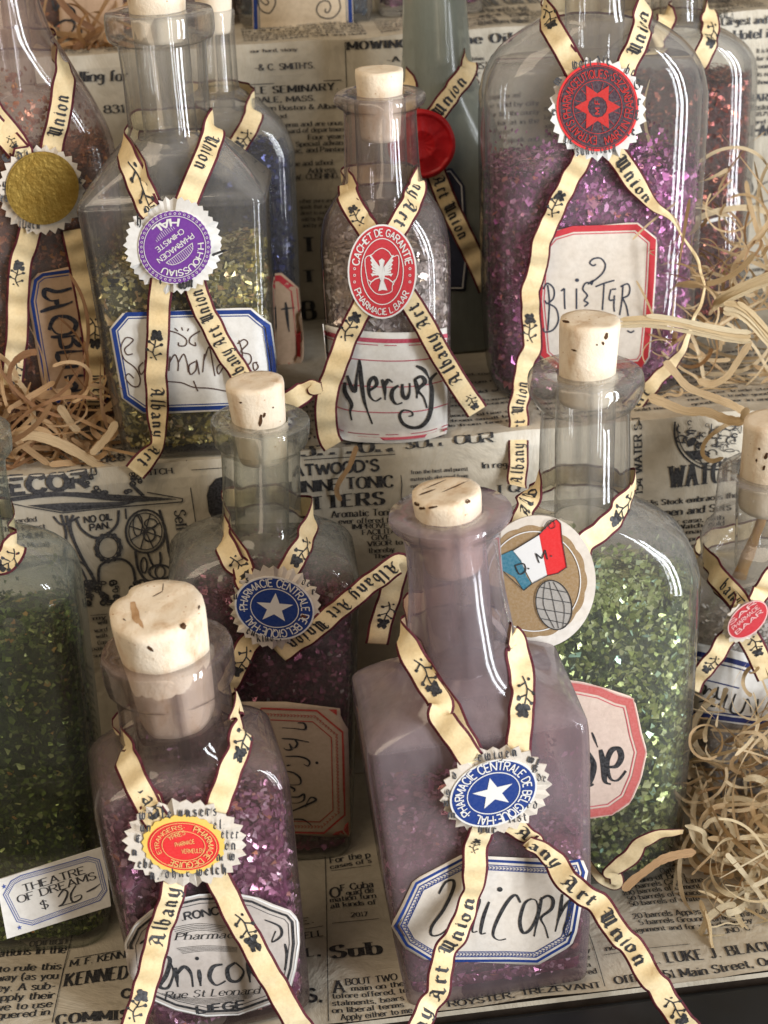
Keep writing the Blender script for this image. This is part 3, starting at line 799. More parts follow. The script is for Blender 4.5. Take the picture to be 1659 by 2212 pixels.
# ---- ribbons
SPRIG = [[(0, 0), (1.2, .6), (2.4, .9), (4, .6), (5.6, .5)], [(2.2, .9), (2.8, 2.1)], [(1.2, .6), (1.9, -.6)], [(3.6, .7), (4.4, -.7)], [(4.2, .6), (4.8, 1.7)]]
SPBLOB = [(6.6, .4, 1.35), (5.9, 1.2, .8), (6, -.5, .85), (7.5, .9, .8), (7.4, -.3, .75), (2.95, 2.3, .5), (2.0, -.85, .5), (4.6, -1, .55), (4.95, 1.95, .45), (.6, 1.3, .35)]
def ribbon(b, pts, width=.0065, marks=(), closed=False, wave=.0006, seed=0, parent=None, name='ribbon', wfall=None):
    """pts: (u, v, off[, width factor]) picture points with distance off the axis (1 = front face); or ('back', k)"""
    rnd = random.Random(seed); P = []; NR = []; WF = []
    for q in pts:
        if isinstance(q[0], str):
            _, ang, t, rad = q; a = radians(ang)          # behind the neck
            P.append(b.at(t, rad*sin(a), -rad*cos(a))); NR.append((b.ex*sin(a)-b.ey*cos(a))); WF.append(1)
            continue
        off = q[2]; p = b.plane(q[0], q[1], off)
        loc = p-b.B; x, y = loc.dot(b.ex), loc.dot(b.ey); l = hypot(x, y) or 1
        rad = (b.ex*x+b.ey*y)/l; w = sstep(.04, .5, off)
        P.append(p); NR.append((rad*(1-w)-b.ey*w).normalized()); WF.append(q[3] if len(q) > 3 else 1)
    tup = [tuple(p)+tuple(n)+(w,) for p, n, w in zip(P, NR, WF)]
    fine = catmull(tup, 8); pp = [Vector(f[:3]) for f in fine]; nn = [Vector(f[3:6]).normalized() for f in fine]; ww = [f[6] for f in fine]
    S = [0]
    for a, c in zip(pp, pp[1:]): S.append(S[-1]+(c-a).length)
    ph = rnd.uniform(0, 6)
    BK = [(p-b.B).dot(b.ey) > -.0025 for p in pp]
    def conform(p, e):
        d = p-CAM; L = d.length; d = d/L; h, hn, _, hd_ = b.bvh.ray_cast(CAM, d)
        if h is None or hd_ > L-e*.3: 
            if h is not None and hd_-L < e: return CAM+d*(hd_-e)
            return p
        return CAM+d*(hd_-e)
    pp = [p if k else conform(p, .0011) for p, k in zip(pp, BK)]
    for _ in range(3):
        pp = [pp[0]]+[(pp[i-1]+pp[i]*2+pp[i+1])/4 for i in range(1, len(pp)-1)]+[pp[-1]]
    T = []
    for i in range(len(pp)):
        T.append((pp[min(i+1, len(pp)-1)]-pp[max(i-1, 0)]).normalized())
    UPV = [n.cross(t).normalized() for n, t in zip(nn, T)]
    nn = [t.cross(u).normalized() for t, u in zip(T, UPV)]
    pp = [p+n*(wave*sin(s_*420+ph)+wave*.6*sin(s_*910+ph*2)) for p, n, s_ in zip(pp, nn, S)]
    cols = (-1, -.80, -.45, 0, .45, .80, 1); vs = []; fs = []; mi = []
    for i, (p, u, n) in enumerate(zip(pp, UPV, nn)):
        for c in cols:
            q_ = p+u*(c*width/2*ww[i])+n*(.00012*(1-c*c)+.00010*sin(S[i]*700+c*2+ph))
            vs.append(q_ if BK[i] else conform(q_, .0006))
    m = len(cols)
    for i in range(len(pp)-1):
        for j in range(m-1):
            a = i*m+j; fs.append((a, a+m, a+m+1, a+1)); mi.append(1 if j in (0, m-2) else 0)
    o = mesh_obj(name, vs, fs, [RIBBON, MAROON], parent or b.root, mi=mi, smooth=True); solid(o, .00016, -1)
    def near(px):
        best = min(range(len(pp)), key=lambda i: (proj(pp[i])[0]-px[0])**2+(proj(pp[i])[1]-px[1])**2 + (1e5 if (nn[i].dot(pp[i]-CAM) > 0) else 0))
        return S[best]
    def atS(s_, v, e):
        s_ = max(0, min(S[-1]-1e-7, s_)); import bisect
        i = max(0, min(bisect.bisect(S, s_)-1, len(S)-2)); k = (s_-S[i])/max(1e-9, S[i+1]-S[i])
        p = pp[i].lerp(pp[i+1], k); u = UPV[i].lerp(UPV[i+1], k); n = nn[i].lerp(nn[i+1], k); w = ww[i]+(ww[i+1]-ww[i])*k
        c = v/(width/2)
        q_ = p+u*(v*w)+n*(.00012*(1-c*c)+.00010*sin(s_*700+c*2+ph)+.00013+e)
        return q_ if BK[i] else conform(q_, .00078+e)
    for mk in marks:
        s0, s1 = near(mk[1]), near(mk[2]); sg = 1 if s1 > s0 else -1; L = abs(s1-s0); ink = Ink()
        if L < .001: continue
        if mk[0] == '*':
            k = L/8.6; kk = min(width*.18, k*1.2)
            f = lambda x, y: (s0+sg*x*k, sg*y*kk)
            for st in SPRIG:
                q = catmull(st, 3); loc = Ink(); loc.stroke([(p_[0], p_[1]) for p_ in q], .30)
                bb = loc.v; ink.strip([f(*bb[i]) for i in range(0, len(bb), 2)], [f(*bb[i]) for i in range(1, len(bb), 2)])
            for x, y, r in SPBLOB:
                ink.fan(f(x, y), [f(x+r*rnd.uniform(.55, 1.05)*cos(a*.57), y+r*rnd.uniform(.55, 1.05)*sin(a*.57)) for a in range(11)])
        else:
            w = text_width(mk[0], 'black', track=.6, space=4); k = L/w; kk = width*.56/10
            ink.text(mk[0], 'black', track=.6, space=4, seg=3, tf=lambda x, y: (s0+sg*x*k, sg*(y-4.6)*kk), weight=1.9)
        vs = [atS(p[0], p[1], l*3e-6) for p, l in zip(ink.v, ink.l)]
        mesh_obj('rose_motif' if mk[0] == '*' else 'lettering', vs, ink.f, BLACK, o)
    return o
def loop(b, left, right, neck_v, neck_r=None, **kw):
    """ribbon round the neck: from the seal up the left, behind the neck, down the right side"""
    t = b.t_of(neck_v); q = b.sec(t); r = (neck_r or q[1])+.0009
    back = [('b', -118, t, r), ('b', -150, t+.0004, r), ('b', 180, t+.0006, r), ('b', 150, t+.0004, r), ('b', 118, t, r)]
    return ribbon(b, left[::-1]+back+right, **kw)
def ro(pts, offs):                                # join picture points with their distances off the axis
    n = len(pts); m = len(offs); out = []
    for i, p in enumerate(pts):
        x = i*(m-1)/max(1, n-1); j = min(int(x), m-2) if m > 1 else 0; k = x-j
        o = offs[j]+(offs[min(j+1, m-1)]-offs[j])*k
        out.append((p[0], p[1], o)+tuple(p[2:]))
    return out
def disc(b, outline, c, mat, mm, thick, name, parent=None, off=1.0, bevel=False):
    n = len(outline); vs = [b.plane(c[0], c[1], off, mm)]; fs = []
    rj = random.Random(n); jag = name == 'paper_rosette'
    for q in (.5, 1): vs += [b.plane(c[0]+(p[0]-c[0])*q, c[1]+(p[1]-c[1])*q, off, mm-(.00008 if q == 1 else 0)+((.00035*(q-.5)*2*sin(3*atan2(p[1]-c[1], p[0]-c[0])+n) if jag else 0))) for p in outline]
    for i in range(n):
        j = (i+1) % n; fs.append((0, 1+j, 1+i)); fs.append((1+i, 1+j, 1+n+j, 1+n+i))
    o = mesh_obj(name, vs, fs, mat, parent or b.root); solid(o, thick, 1 if False else -1)
    return o
def teeth(n, lo=.9, rnd=None):
    r = rnd or random.Random(3)
    v = [1+r.uniform(-.03, .02) if i % 2 == 0 else lo+r.uniform(-.015, .02) for i in range(2*n)]
    return lambda i: v[i % (2*n)]
# ------------------------------------------------------------------ bottle materials
def cork_mat():
    m, t, out = nt('cork'); p = N(t, 'BsdfPrincipled'); L = t.links.new
    a = noise(t, 170, 5, .65, scaled(t, (1, 1, .45)))
    c = ramp(t, a, [(.24, (.50, .32, .18)), (.34, (.72, .54, .36)), (.46, (.84, .70, .52)), (.75, (.90, .79, .63))])
    v = t.nodes.new('ShaderNodeTexVoronoi'); v.inputs['Scale'].default_value = 420; g = N(t, 'NewGeometry'); L(g.outputs['Position'], v.inputs['Vector'])
    sp = ramp(t, v.outputs['Distance'], [(.06, (.62, .42, .26)), (.13, (1, 1, 1))])
    n2 = noise(t, 90, 2); mk = ramp(t, n2, [(.46, (0, 0, 0)), (.54, (1, 1, 1))])
    mx = N(t, 'MixRGB', blend_type='LIGHTEN'); mx.inputs[0].default_value = 1; L(sp, mx.inputs[1]); L(mk, mx.inputs[2])
    mu = N(t, 'MixRGB', blend_type='MULTIPLY'); mu.inputs[0].default_value = .9; L(c, mu.inputs[1]); L(mx.outputs[0], mu.inputs[2])
    L(mu.outputs[0], p.inputs['Base Color']); p.inputs['Roughness'].default_value = .85; p.inputs['Specular IOR Level'].default_value = .2
    L(bump(t, noise(t, 700, 5, .7), .5, .0006), p.inputs['Normal']); L(p.outputs[0], out.inputs[0]); return m
CORK = cork_mat()
PIT = mat_plain('cork_pit', (.10, .05, .025), .9, .1)
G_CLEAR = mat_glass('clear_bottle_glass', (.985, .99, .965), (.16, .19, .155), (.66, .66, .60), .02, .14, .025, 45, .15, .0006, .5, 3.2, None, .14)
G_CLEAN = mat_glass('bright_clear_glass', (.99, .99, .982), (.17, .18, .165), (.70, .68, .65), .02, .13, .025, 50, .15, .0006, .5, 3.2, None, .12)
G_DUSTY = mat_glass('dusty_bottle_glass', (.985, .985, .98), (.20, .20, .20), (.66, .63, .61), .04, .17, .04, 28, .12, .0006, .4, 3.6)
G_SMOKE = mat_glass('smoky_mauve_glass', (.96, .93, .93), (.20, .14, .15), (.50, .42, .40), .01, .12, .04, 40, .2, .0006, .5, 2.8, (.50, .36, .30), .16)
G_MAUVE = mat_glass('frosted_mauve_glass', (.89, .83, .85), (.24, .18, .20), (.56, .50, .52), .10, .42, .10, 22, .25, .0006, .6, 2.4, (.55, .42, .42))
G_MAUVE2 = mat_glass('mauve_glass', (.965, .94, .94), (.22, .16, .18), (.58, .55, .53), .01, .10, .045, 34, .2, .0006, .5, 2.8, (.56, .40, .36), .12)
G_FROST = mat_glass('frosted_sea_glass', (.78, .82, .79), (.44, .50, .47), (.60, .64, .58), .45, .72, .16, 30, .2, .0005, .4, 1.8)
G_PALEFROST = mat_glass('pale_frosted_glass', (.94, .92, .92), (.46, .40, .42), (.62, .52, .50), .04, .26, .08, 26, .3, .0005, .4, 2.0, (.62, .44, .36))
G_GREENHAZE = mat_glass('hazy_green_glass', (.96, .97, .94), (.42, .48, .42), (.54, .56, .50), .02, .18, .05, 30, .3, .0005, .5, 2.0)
def core(name, c, c2): return mat_plain('filling_'+name, c, .6, .5, .3, 600, .8, .001, c2, 420)
C_OLIVE = core('olive', (.16, .14, .05), (.05, .045, .015)); C_PURP = core('purple', (.24, .06, .15), (.09, .02, .055))
C_GREEN = core('green', (.06, .09, .02), (.015, .025, .008)); C_RED = core('dark_red', (.09, .018, .015), (.03, .006, .006))
C_BLUE = core('midnight_blue', (.02, .025, .07), (.006, .007, .02)); C_SILV = core('silver', (.55, .50, .45), (.30, .27, .24))
C_WINE = core('wine', (.14, .035, .06), (.05, .012, .022)); C_AMBER = core('amber', (.16, .06, .03), (.06, .02, .015))
C_MAUVE = core('mauve', (.34, .12, .17), (.14, .05, .07)); C_TEAL = core('teal', (.05, .07, .10), (.02, .025, .035))
F_GOLD = mat_flakes('gold_flakes', [(0, (.26, .20, .04)), (.35, (.52, .44, .12)), (.6, (.72, .62, .24)), (.85, (.88, .83, .52)), (1, (.85, .5, .2))])
F_PURP = mat_flakes('purple_flakes', [(0, (.16, .025, .11)), (.4, (.38, .075, .26)), (.7, (.56, .16, .40)), (.92, (.76, .38, .62)), (1, (.8, .22, .18))])
F_LILAC = mat_flakes('lilac_flakes', [(0, (.30, .10, .20)), (.35, (.52, .21, .36)), (.7, (.72, .40, .56)), (.93, (.90, .68, .82)), (1, (.9, .35, .18))], .22)
F_GREEN = mat_flakes('green_flakes', [(0, (.13, .17, .04)), (.35, (.32, .40, .11)), (.65, (.54, .62, .22)), (.9, (.80, .86, .46)), (1, (.5, .84, .64))], .22)
F_MOSS = mat_flakes('moss_flakes', [(0, (.035, .06, .01)), (.4, (.11, .17, .03)), (.75, (.25, .34, .08)), (.95, (.56, .62, .26)), (1, (.80, .4, .1))], .26)
F_RED = mat_flakes('red_flakes', [(0, (.10, .012, .01)), (.5, (.28, .04, .03)), (.85, (.48, .12, .07)), (1, (.80, .28, .15))])
F_BLUE = mat_flakes('blue_flakes', [(0, (.008, .01, .04)), (.6, (.025, .03, .14)), (.9, (.08, .10, .36)), (1, (.3, .35, .8))])
F_SILV = mat_flakes('silver_flakes', [(0, (.58, .52, .46)), (.5, (.80, .75, .69)), (.85, (.93, .90, .87)), (1, (.88, .72, .45))], .2, .3)
F_WINE = mat_flakes('wine_flakes', [(0, (.13, .025, .055)), (.6, (.34, .09, .17)), (.92, (.54, .2, .34)), (1, (.75, .7, .7))])
F_AMBER = mat_flakes('amber_flakes', [(0, (.28, .07, .03)), (.5, (.58, .22, .10)), (.85, (.80, .42, .26)), (1, (.95, .40, .05))])
F_TEAL = mat_flakes('teal_flakes', [(0, (.05, .07, .10)), (.6, (.18, .26, .32)), (.9, (.45, .58, .6)), (1, (.7, .9, .85))])

def rosette(b, c, a, bb, rot, n, mm, mat, words, th, off=1.0, lo=.90, seed=1, textmat=None):
    o = disc(b, ell(c[0], c[1], a, bb, rot, 2*n, teeth(n, lo, random.Random(seed))), c, mat, mm, .00028, 'paper_rosette', off=off)
    ink = Ink(); rnd = random.Random(seed)
    for i, w in enumerate(words):
        txt, u, v, h, wd, ang = w
        ca, sa = cos(radians(ang)), sin(radians(ang)); mu, mv = u+wd/2*ca, v+wd/2*sa-h*.35; u += (c[0]-mu)*.05; v += (c[1]-mv)*.06; wd *= .96
        line_text(ink, txt, 'black', (u, v), (u+wd*ca, v+wd*sa), h*1.18, up=(sa, -ca), weight=2.2)
    if ink.v: ink.build('printed_words', textmat or GREYINK, b.pmapper(off, mm+.00042), o)
    return o
def star(cx_, cy_, r, n=5, k=.4, a0=-90, sx=1, sy=1, rot=0):
    o = []
    for i in range(2*n):
        q = r if i % 2 == 0 else r*k; a = radians(a0+180*i/n); x, y = q*cos(a)*sx, q*sin(a)*sy
        c, s_ = cos(radians(rot)), sin(radians(rot)); o.append((cx_+x*c-y*s_, cy_+x*s_+y*c))
    return o
def pharm_seal(b, c, a, bb, rot, mm, txt_a0, txt_a1, star_rot, txt='#PHARMACIE CENTRALE DE BELGIQUE#HAL', off=1.0):
    o = disc(b, ell(c[0], c[1], a, bb, rot), c, WHITEP, mm, .0003, 'oval_seal', off=off); s = disc(b, ell(c[0], c[1], a*.955, bb*.95, rot), c, BLUE, mm+.00005, .00003, 'blue_ground', parent=o, off=off)
    ink = Ink(); ink.stroke(ell(c[0], c[1], a*.60, bb*.61, rot, 48), a*.022, closed=True)
    ring_text(ink, txt, 'sans', c[0], c[1], a*.68, bb*.685, rot, txt_a0, txt_a1, a*.19, weight=1.5, track=1.5)
    pts = star(c[0], c[1], a*.48, 5, .40, -90, 1, bb/a*1.02, star_rot)
    ink.fan(c, pts)
    ink.build('white_print', WHITEP, b.pmapper(off, mm+.00012), o)
    return o

# ================================================================== front row, lowest step
# --- B : tall frosted mauve bottle in the middle
B = Bottle('frosted mauve glass bottle with broad flared rim and blue-edged octagonal Unicorn label', 1052, .3475, 0, (972, 1104),
  [(None, 192, 142, 26), (2060, 197, 146, 26), (1900, 210, 155, 26), (1700, 224, 166, 26), (1560, 233, 172, 24), (1514, 233, 172, 24), (1503, 230, 170, 28), (1494, 222, 165, 40), (1482, 204, 156, 60), (1464, 165, 140, 90), (1440, 138, 128, 108), (1400, 123, 120, 116), (1330, 112, 111, 111), (1270, 105, 105, 105), (1200, 103, 103, 103), (1160, 105, 105, 105), (1140, 112, 112, 112), (1122, 130, 130, 130), (1112, 135, 135, 135), (1104, 133, 133, 133)],
  G_MAUVE, yaw=0, bore=74, cat='bottle')
B.cork((962, 1062), 76, (982, 1225), 62, 1, rough=1.3)
B.cork_pits([(922, 1063, 20, 1.5, -.35), (985, 1050, 34, 1.3, -.42), (940, 1046, 26, 1, -.4), (900, 1088, 7, 4, .5), (912, 1098, 8, 3, 0), (1010, 1083, 6, 5, 0), (934, 1096, 10, 2.5, -.2)])
B.contents(1745, C_MAUVE, F_LILAC, 4200, .0015, 2, extra=(500, 1560, .0009), dome=.002)
lb = fK((668, 1270), (795, 1000), (1080, 850), (1500, 870)) + fL((470, 918), (502, 1020), (465, 1330), (440, 1500), (190, 1615)) + fK((1500, 1505), (905, 1500), (760, 1410))
lb = fK((668, 1270), (795, 1000), (1080, 850), (1640, 880)) + fL((468, 918), (505, 1020), (440, 1400), (405, 1490), (190, 1615), (0, 1610)) + fK((905, 1500), (740, 1400))
B.label(lb, LABEL, [(8.5, 5.5, BLUE), (17.5, 2.2, BLUE), (28, 1.8, BLUE)], name='octagonal_label')
ink = Ink()                                      # scalloped rope between the two rules
ip = dense(inset(lb, 23), 7.2)
for i, p in enumerate(ip):
    ink.stroke(catmull([(p[0]-2.6, p[1]-2.5), (p[0]+2.2, p[1]-2), (p[0]+1.6, p[1]+2.6), (p[0]-2.2, p[1]+2.4)], 3), 1.5)
B.write(ink, BLUE, 'rope_border')
ink = Ink()
brush(ink, fK([(945, 1078), (985, 1010), (1030, 998), (1030, 1050), (975, 1170), (905, 1270), (905, 1325), (970, 1310), (1050, 1220), (1110, 1110)], [(1120, 1120), (1085, 1210), (1060, 1300)], [(1075, 1250), (1130, 1150), (1185, 1115), (1160, 1210), (1145, 1300), (1175, 1300)], [(1245, 1125), (1210, 1220), (1195, 1310), (1225, 1310)], [(1430, 1130), (1400, 1085), (1350, 1130), (1290, 1240), (1268, 1320), (1300, 1352), (1345, 1345)]) +
      fL([(150, 1190), (105, 1220), (75, 1330), (95, 1405), (145, 1380), (188, 1280), (180, 1205), (145, 1190)], [(215, 1180), (190, 1300), (165, 1430)], [(200, 1200), (250, 1170), (285, 1195), (275, 1255), (210, 1310), (235, 1370), (255, 1440)], [(345, 1160), (330, 1270), (300, 1400)], [(312, 1330), (360, 1240), (400, 1205), (385, 1300), (355, 1390), (375, 1430), (405, 1400)]), 5.2)
dot(ink, *fK((1308, 1052))[0], 6)
B.write(ink, BLACK, 'hand_lettering')
nv = 1345
loop(B, ro(fK((1150, 285), (1060, 165), (960, 40)) + fH((1258, 1450), (1165, 1310), (1085, 1170), (1042, 1050), (1040, 1010)), [1.03, 1, .9, .72, .55, .4, .22, .06]),
     ro(fI((145, 1010), (180, 1060), (212, 1150), (232, 1290), (226, 1450)) + fK((1440, 40), (1428, 140), (1410, 250)), [.06, .25, .45, .62, .8, .95, 1.02])[0:], nv, seed=2,
     marks=[('*', fH((1095, 1215))[0], fH((1215, 1450))[0]), ('*', fI((238, 1265))[0], fI((222, 1530))[0])])
ribbon(B, ro(fK((1225, 640), (1190, 740), (1165, 850), (1158, 970), (1150, 1075, .8), (1110, 1190, .9), (1045, 1330), (985, 1450), (955, 1560), (935, 1680), (885, 1770), (830, 1880), (770, 2000)), [1.02, 1.06, 1.12, 1.25, 1.45, 1.65, 1.85]),
       marks=[('*', fK((1195, 850))[0], fK((1180, 745))[0]), ('ny Art Union', fK((800, 1900))[0], fK((1140, 1110))[0])], seed=3, wave=.0007)
ribbon(B, ro(fK((1380, 660), (1450, 725, .8), (1540, 790, .55)) + fL((130, 830, .6), (220, 880, .75), (300, 960, .9), (350, 1050), (425, 1120), (520, 1190), (605, 1270), (670, 1370), (760, 1470), (835, 1570), (880, 1660), (960, 1750), (1010, 1850), (1090, 1950), (1180, 2060)), [1.02, 1.1, 1.25, 1.45, 1.65, 1.8, 1.9]),
       marks=[('Albany Art Union', fK((1420, 700))[0], fL((850, 1620))[0]), ('*', fL((1000, 1840))[0], fL((1130, 2000))[0])], seed=4, wave=.0008)
rosette(B, fK((1283, 470))[0], 340*fK.k, 262*fK.k, -16, 27, .0009, ROSETTEP,
  [('ewigen', *fK((1180, 285))[0], 17, 92, -8), ('wi', *fK((1480, 290))[0], 15, 30, 15), ('B', *fK((1510, 355))[0], 14, 16, 10), ('de', *fK((1545, 410))[0], 14, 22, 5), ('g', *fK((975, 500))[0], 14, 12, -10), ('n', *fK((960, 570))[0], 14, 14, 0), ('rd', *fK((1480, 580))[0], 14, 26, 5), ('list', *fK((1370, 675))[0], 16, 44, -8), ('m', *fK((985, 640))[0], 13, 20, 5), ('nur', *fK((1175, 735))[0], 14, 44, 3), ('d', *fK((1020, 400))[0], 13, 12, -15)], 0)
pharm_seal(B, fK((1272, 488))[0], 268*fK.k, 190*fK.k, -21, .0014, -208, 138, -14)

# --- A : smaller bottle front left
A = Bottle('short stout mauve bottle filled with pink glitter, stopped with a fat crooked cork', 484, .3430, 0, (358, 1397),
  [(None, 172, 118, 30), (2100, 178, 122, 30), (1900, 192, 132, 30), (1700, 205, 142, 32), (1650, 205, 142, 40), (1622, 192, 136, 60), (1602, 165, 130, 90), (1588, 138, 124, 110), (1560, 127, 124, 124), (1500, 123, 123, 123), (1478, 124, 124, 124), (1468, 136, 136, 136), (1455, 142, 142, 142), (1415, 144, 144, 144), (1400, 142, 142, 142), (1397, 138, 138, 138)],
  G_SMOKE, yaw=-6, bore=98, wall=.0018)
A.cork((338, 1314), 104, (383, 1545), 80, 7, fwd=(.0035, -.001), rough=1.6, label='fat pale cork, cracked and chipped', dents=((128, .13, 9), (150, -.03, 20), (60, -.05, 30), (310, .05, 14)))
A.cork_pits([(396, 1352, 8, 6, .9), (325, 1402, 4, 9, -.8), (430, 1312, 2, 5, .2), (340, 1283, 14, 1, -.5), (352, 1268, 1.2, 9, .1), (268, 1338, 4, 1.5, .6)])
PIT = mat_plain('cork_stain', (.40, .22, .10), .9, .1, c2=(.56, .36, .2)); A.cork_pits([(291, 1322, 9, 22, -.2), (303, 1345, 5, 14, -.45)])
PIT = MATS['cork_pit']
A.contents(1740, C_PURP, F_LILAC, 7000, .0016, 4, extra=(700, 1620, .0012), dome=.002)
la = fJ((680, 1260), (725, 1160), (820, 1080), (930, 1020), (1080, 985), (1250, 978), (1380, 1000), (1480, 1045), (1580, 1080), (1622, 1130), (1630, 1260), (1612, 1400), (1585, 1500), (1480, 1590), (1300, 1655), (1120, 1662), (950, 1625), (800, 1560), (700, 1430))
A.label(la, mat_paper('grey_label_paper', (.44, .38, .33), (.58, .52, .46), (.50, .42, .33), 45), [(4, 3.2, WHITEP), (13, 5, BLACK), (22, 1.4, GREYINK)], name='shield_label')
ink = Ink()
line_text(ink, '.RONC', 'sans', *fJ((990, 1135), (1190, 1098)), 16, weight=1.9); line_text(ink, 'LIEGE', 'sans', *fJ((1075, 1640), (1335, 1608)), 16, weight=1.9)
line_text(ink, 'Pharmacie', 'serif', *fJ((955, 1240), (1330, 1225)), 15, weight=1.2, slant=.2)
ring_text(ink, 'Rue St Leonard', 'serif', *fJ((1130, 1370))[0], 92, 74, 0, 152, 32, -14, weight=1.2, slant=0) if False else line_text(ink, 'Rue St Leonard', 'serif', *fJ((900, 1560), (1410, 1530)), 15, weight=1.2, slant=.2)
brush(ink, fJ([(885, 1325), (925, 1345), (905, 1430), (868, 1490), (915, 1498), (945, 1420), (930, 1370)], [(955, 1390), (968, 1495)], [(958, 1430), (1000, 1385), (1038, 1420), (1050, 1495)], [(1082, 1400), (1092, 1490)], [(1210, 1372), (1160, 1385), (1140, 1440), (1175, 1485), (1228, 1462)], [(1280, 1362), (1238, 1395), (1248, 1455), (1295, 1462), (1325, 1410), (1280, 1362)], [(1345, 1350), (1360, 1470)], [(1350, 1360), (1400, 1345), (1395, 1400), (1365, 1410), (1410, 1460)]), 6.5)
brush(ink, fJ([(1440, 1130), (1520, 1165), (1530, 1215), (1480, 1250), (1500, 1190)], [(1550, 1260), (1560, 1320), (1548, 1405)], [(760, 1260), (800, 1235), (830, 1245)]), 4)
dot(ink, *fJ((1072, 1340))[0], 4.5)
for k_ in range(5):
    ink.stroke(catmull(fJ((930+k_*10, 1175+k_*9), (1080, 1150+k_*9), (1230-k_*8, 1165+k_*8)), 4), .9)
    ink.stroke(catmull(fJ((960+k_*8, 1285+k_*7), (1120, 1270+k_*7), (1290, 1280+k_*6)), 4), .8)
    ink.stroke(catmull(fJ((880+k_*12, 1530+k_*6), (1120, 1560+k_*7), (1400-k_*9, 1520+k_*8)), 4), .8)
A.write(ink, BLACK, 'lettering')
loop(A, ro(fJ((860, 590), (800, 510), (750, 410), (700, 290), (670, 190), (662, 130)), [1.02, .95, .75, .5, .25, .05]),
     ro(fG((1545, 1590)) + fJ((1300, 60), (1310, 130), (1275, 280), (1215, 430), (1170, 540)), [.05, .25, .5, .75, .95, 1.02]), 1590, seed=5,
     marks=[('Albany', fJ((668, 215))[0], fJ((790, 520))[0]), ('*', fJ((1308, 90))[0], fJ((1275, 290))[0])])
ribbon(A, ro(fJ((960, 900), (935, 1000), (895, 1130), (855, 1260), (825, 1370), (805, 1470), (770, 1580), (725, 1700), (700, 1800)), [1.02, 1.1, 1.2, 1.4, 1.6]), marks=[('Albany', fJ((850, 1270))[0], fJ((950, 945))[0]), ('*', fJ((735, 1690))[0], fJ((800, 1500))[0])], seed=6, wave=.0006)
ribbon(A, ro(fJ((1170, 880), (1220, 980), (1300, 1140), (1400, 1320), (1490, 1480), (1570, 1620), (1680, 1790)), [1.02, 1.1, 1.2, 1.4, 1.6]), marks=[('*', fJ((1290, 1110))[0], fJ((1390, 1320))[0])], seed=7, wave=.0006)
rosette(A, fJ((1005, 718))[0], 345*fJ.k, 240*fJ.k, 2, 28, .0009, ROSETTEP,
  [('worte unsers', *fJ((755, 580))[0], 18, 178, -3), ('un', *fJ((750, 650))[0], 16, 28, 0), ('el:', *fJ((1170, 635))[0], 16, 28, 0), ('E', *fJ((725, 715))[0], 14, 14, 0), ('eter', *fJ((1215, 690))[0], 17, 42, 0), ('en', *fJ((1235, 755))[0], 17, 28, 0), ('n', *fJ((705, 790))[0], 15, 14, 0), ('ebe', *fJ((740, 860))[0], 16, 36, 3), ('m w', *fJ((1190, 820))[0], 17, 44, -2), ('n, ohne welch', *fJ((820, 925))[0], 17, 175, -4)], 0)
c = fJ((1000, 727))[0]
o = disc(A, ell(c[0], c[1], 224*fJ.k, 157*fJ.k, 3, 96, lambda i: 1+.028*cos(2*pi*i/4.0)), c, mat_ink('yellow_print', (.74, .50, .10), .5, .2), .0014, .0002, 'oval_seal')
c2 = fJ((999, 734))[0]; disc(A, ell(c2[0], c2[1], 196*fJ.k, 132*fJ.k, 4), c2, SRED, .0015, .00005, 'red_ground', parent=o)
ink = Ink(); YEL = mat_ink('pale_yellow_print', (.74, .46, .16), .5, .1)
for q in (.93, .60): ink.stroke(ell(c2[0], c2[1], 196*q*fJ.k, 132*q*fJ.k, 4, 40), 1.3, closed=True)
ring_text(ink, 'PHARMACIE DEGUISE', 'sans', *c2, 134*fJ.k, 88*fJ.k, 4, -70, 118, 12, weight=1.4); ring_text(ink, 'ETRANGERS#', 'sans', *c2, 134*fJ.k, 88*fJ.k, 4, 150, 270, 9, weight=1.2)
for i_, w_ in enumerate(('YPRES', 'PHARMACIE', 'VERMEULEN')): line_text(ink, w_, 'sans', *fJ((920+i_*35, 745+i_*35-40), (1010+i_*50, 700+i_*50-30)), 9, weight=1.3)
ink.build('printed_words', YEL, A.pmapper(1.0, .00165), o)

# --- D : tall green bottle right
D = Bottle('tall clear flask of green glitter with scalloped red-bordered label', 1247, .3850, 0, (1266, 800),
  [(None, 205, 122, 80), (1700, 222, 128, 85), (1500, 236, 132, 90), (1270, 246, 136, 95), (1215, 243, 134, 95), (1165, 222, 128, 100), (1130, 185, 122, 110), (1104, 142, 116, 112), (1085, 112, 106, 105), (1060, 101, 101, 101), (960, 98, 98, 98), (885, 97, 97, 97), (868, 108, 108, 108), (850, 121, 121, 121), (825, 127, 127, 127), (806, 123, 123, 123), (800, 116, 116, 116)],
  G_CLEAN, yaw=4, bore=66)
D.cork((1275, 690), 66, (1264, 866), 58, 9, rough=.8)
D.cork_pits([(1310, 726, 4, 7, .3), (1303, 742, 3, 4, 0), (1240, 757, 6, 2, .3), (1222, 694, 9, 3, .2), (1290, 745, 2, 2, 0)])
D.contents(1262, C_GREEN, F_GREEN, 11000, .0014, 5, extra=(1500, 1130, .0013), dome=.003)
ld = fI((260, 1260), (420, 1285), (565, 1300), (690, 1325), (790, 1370), (880, 1392), (905, 1500), (925, 1600)) + fL((888, 255), (850, 430), (785, 580), (665, 665), (530, 684), (350, 660), (220, 600))
D.label(ld, mat_paper('pink_label_paper', (.62, .47, .38), (.70, .55, .45), (.60, .44, .34), 50), [(3, 2.2, mat_ink('pale_pink', (.60, .36, .30))), (13, 17, mat_ink('coral_print', (.52, .115, .10))), (27, 2, PINK)], name='scalloped_label')
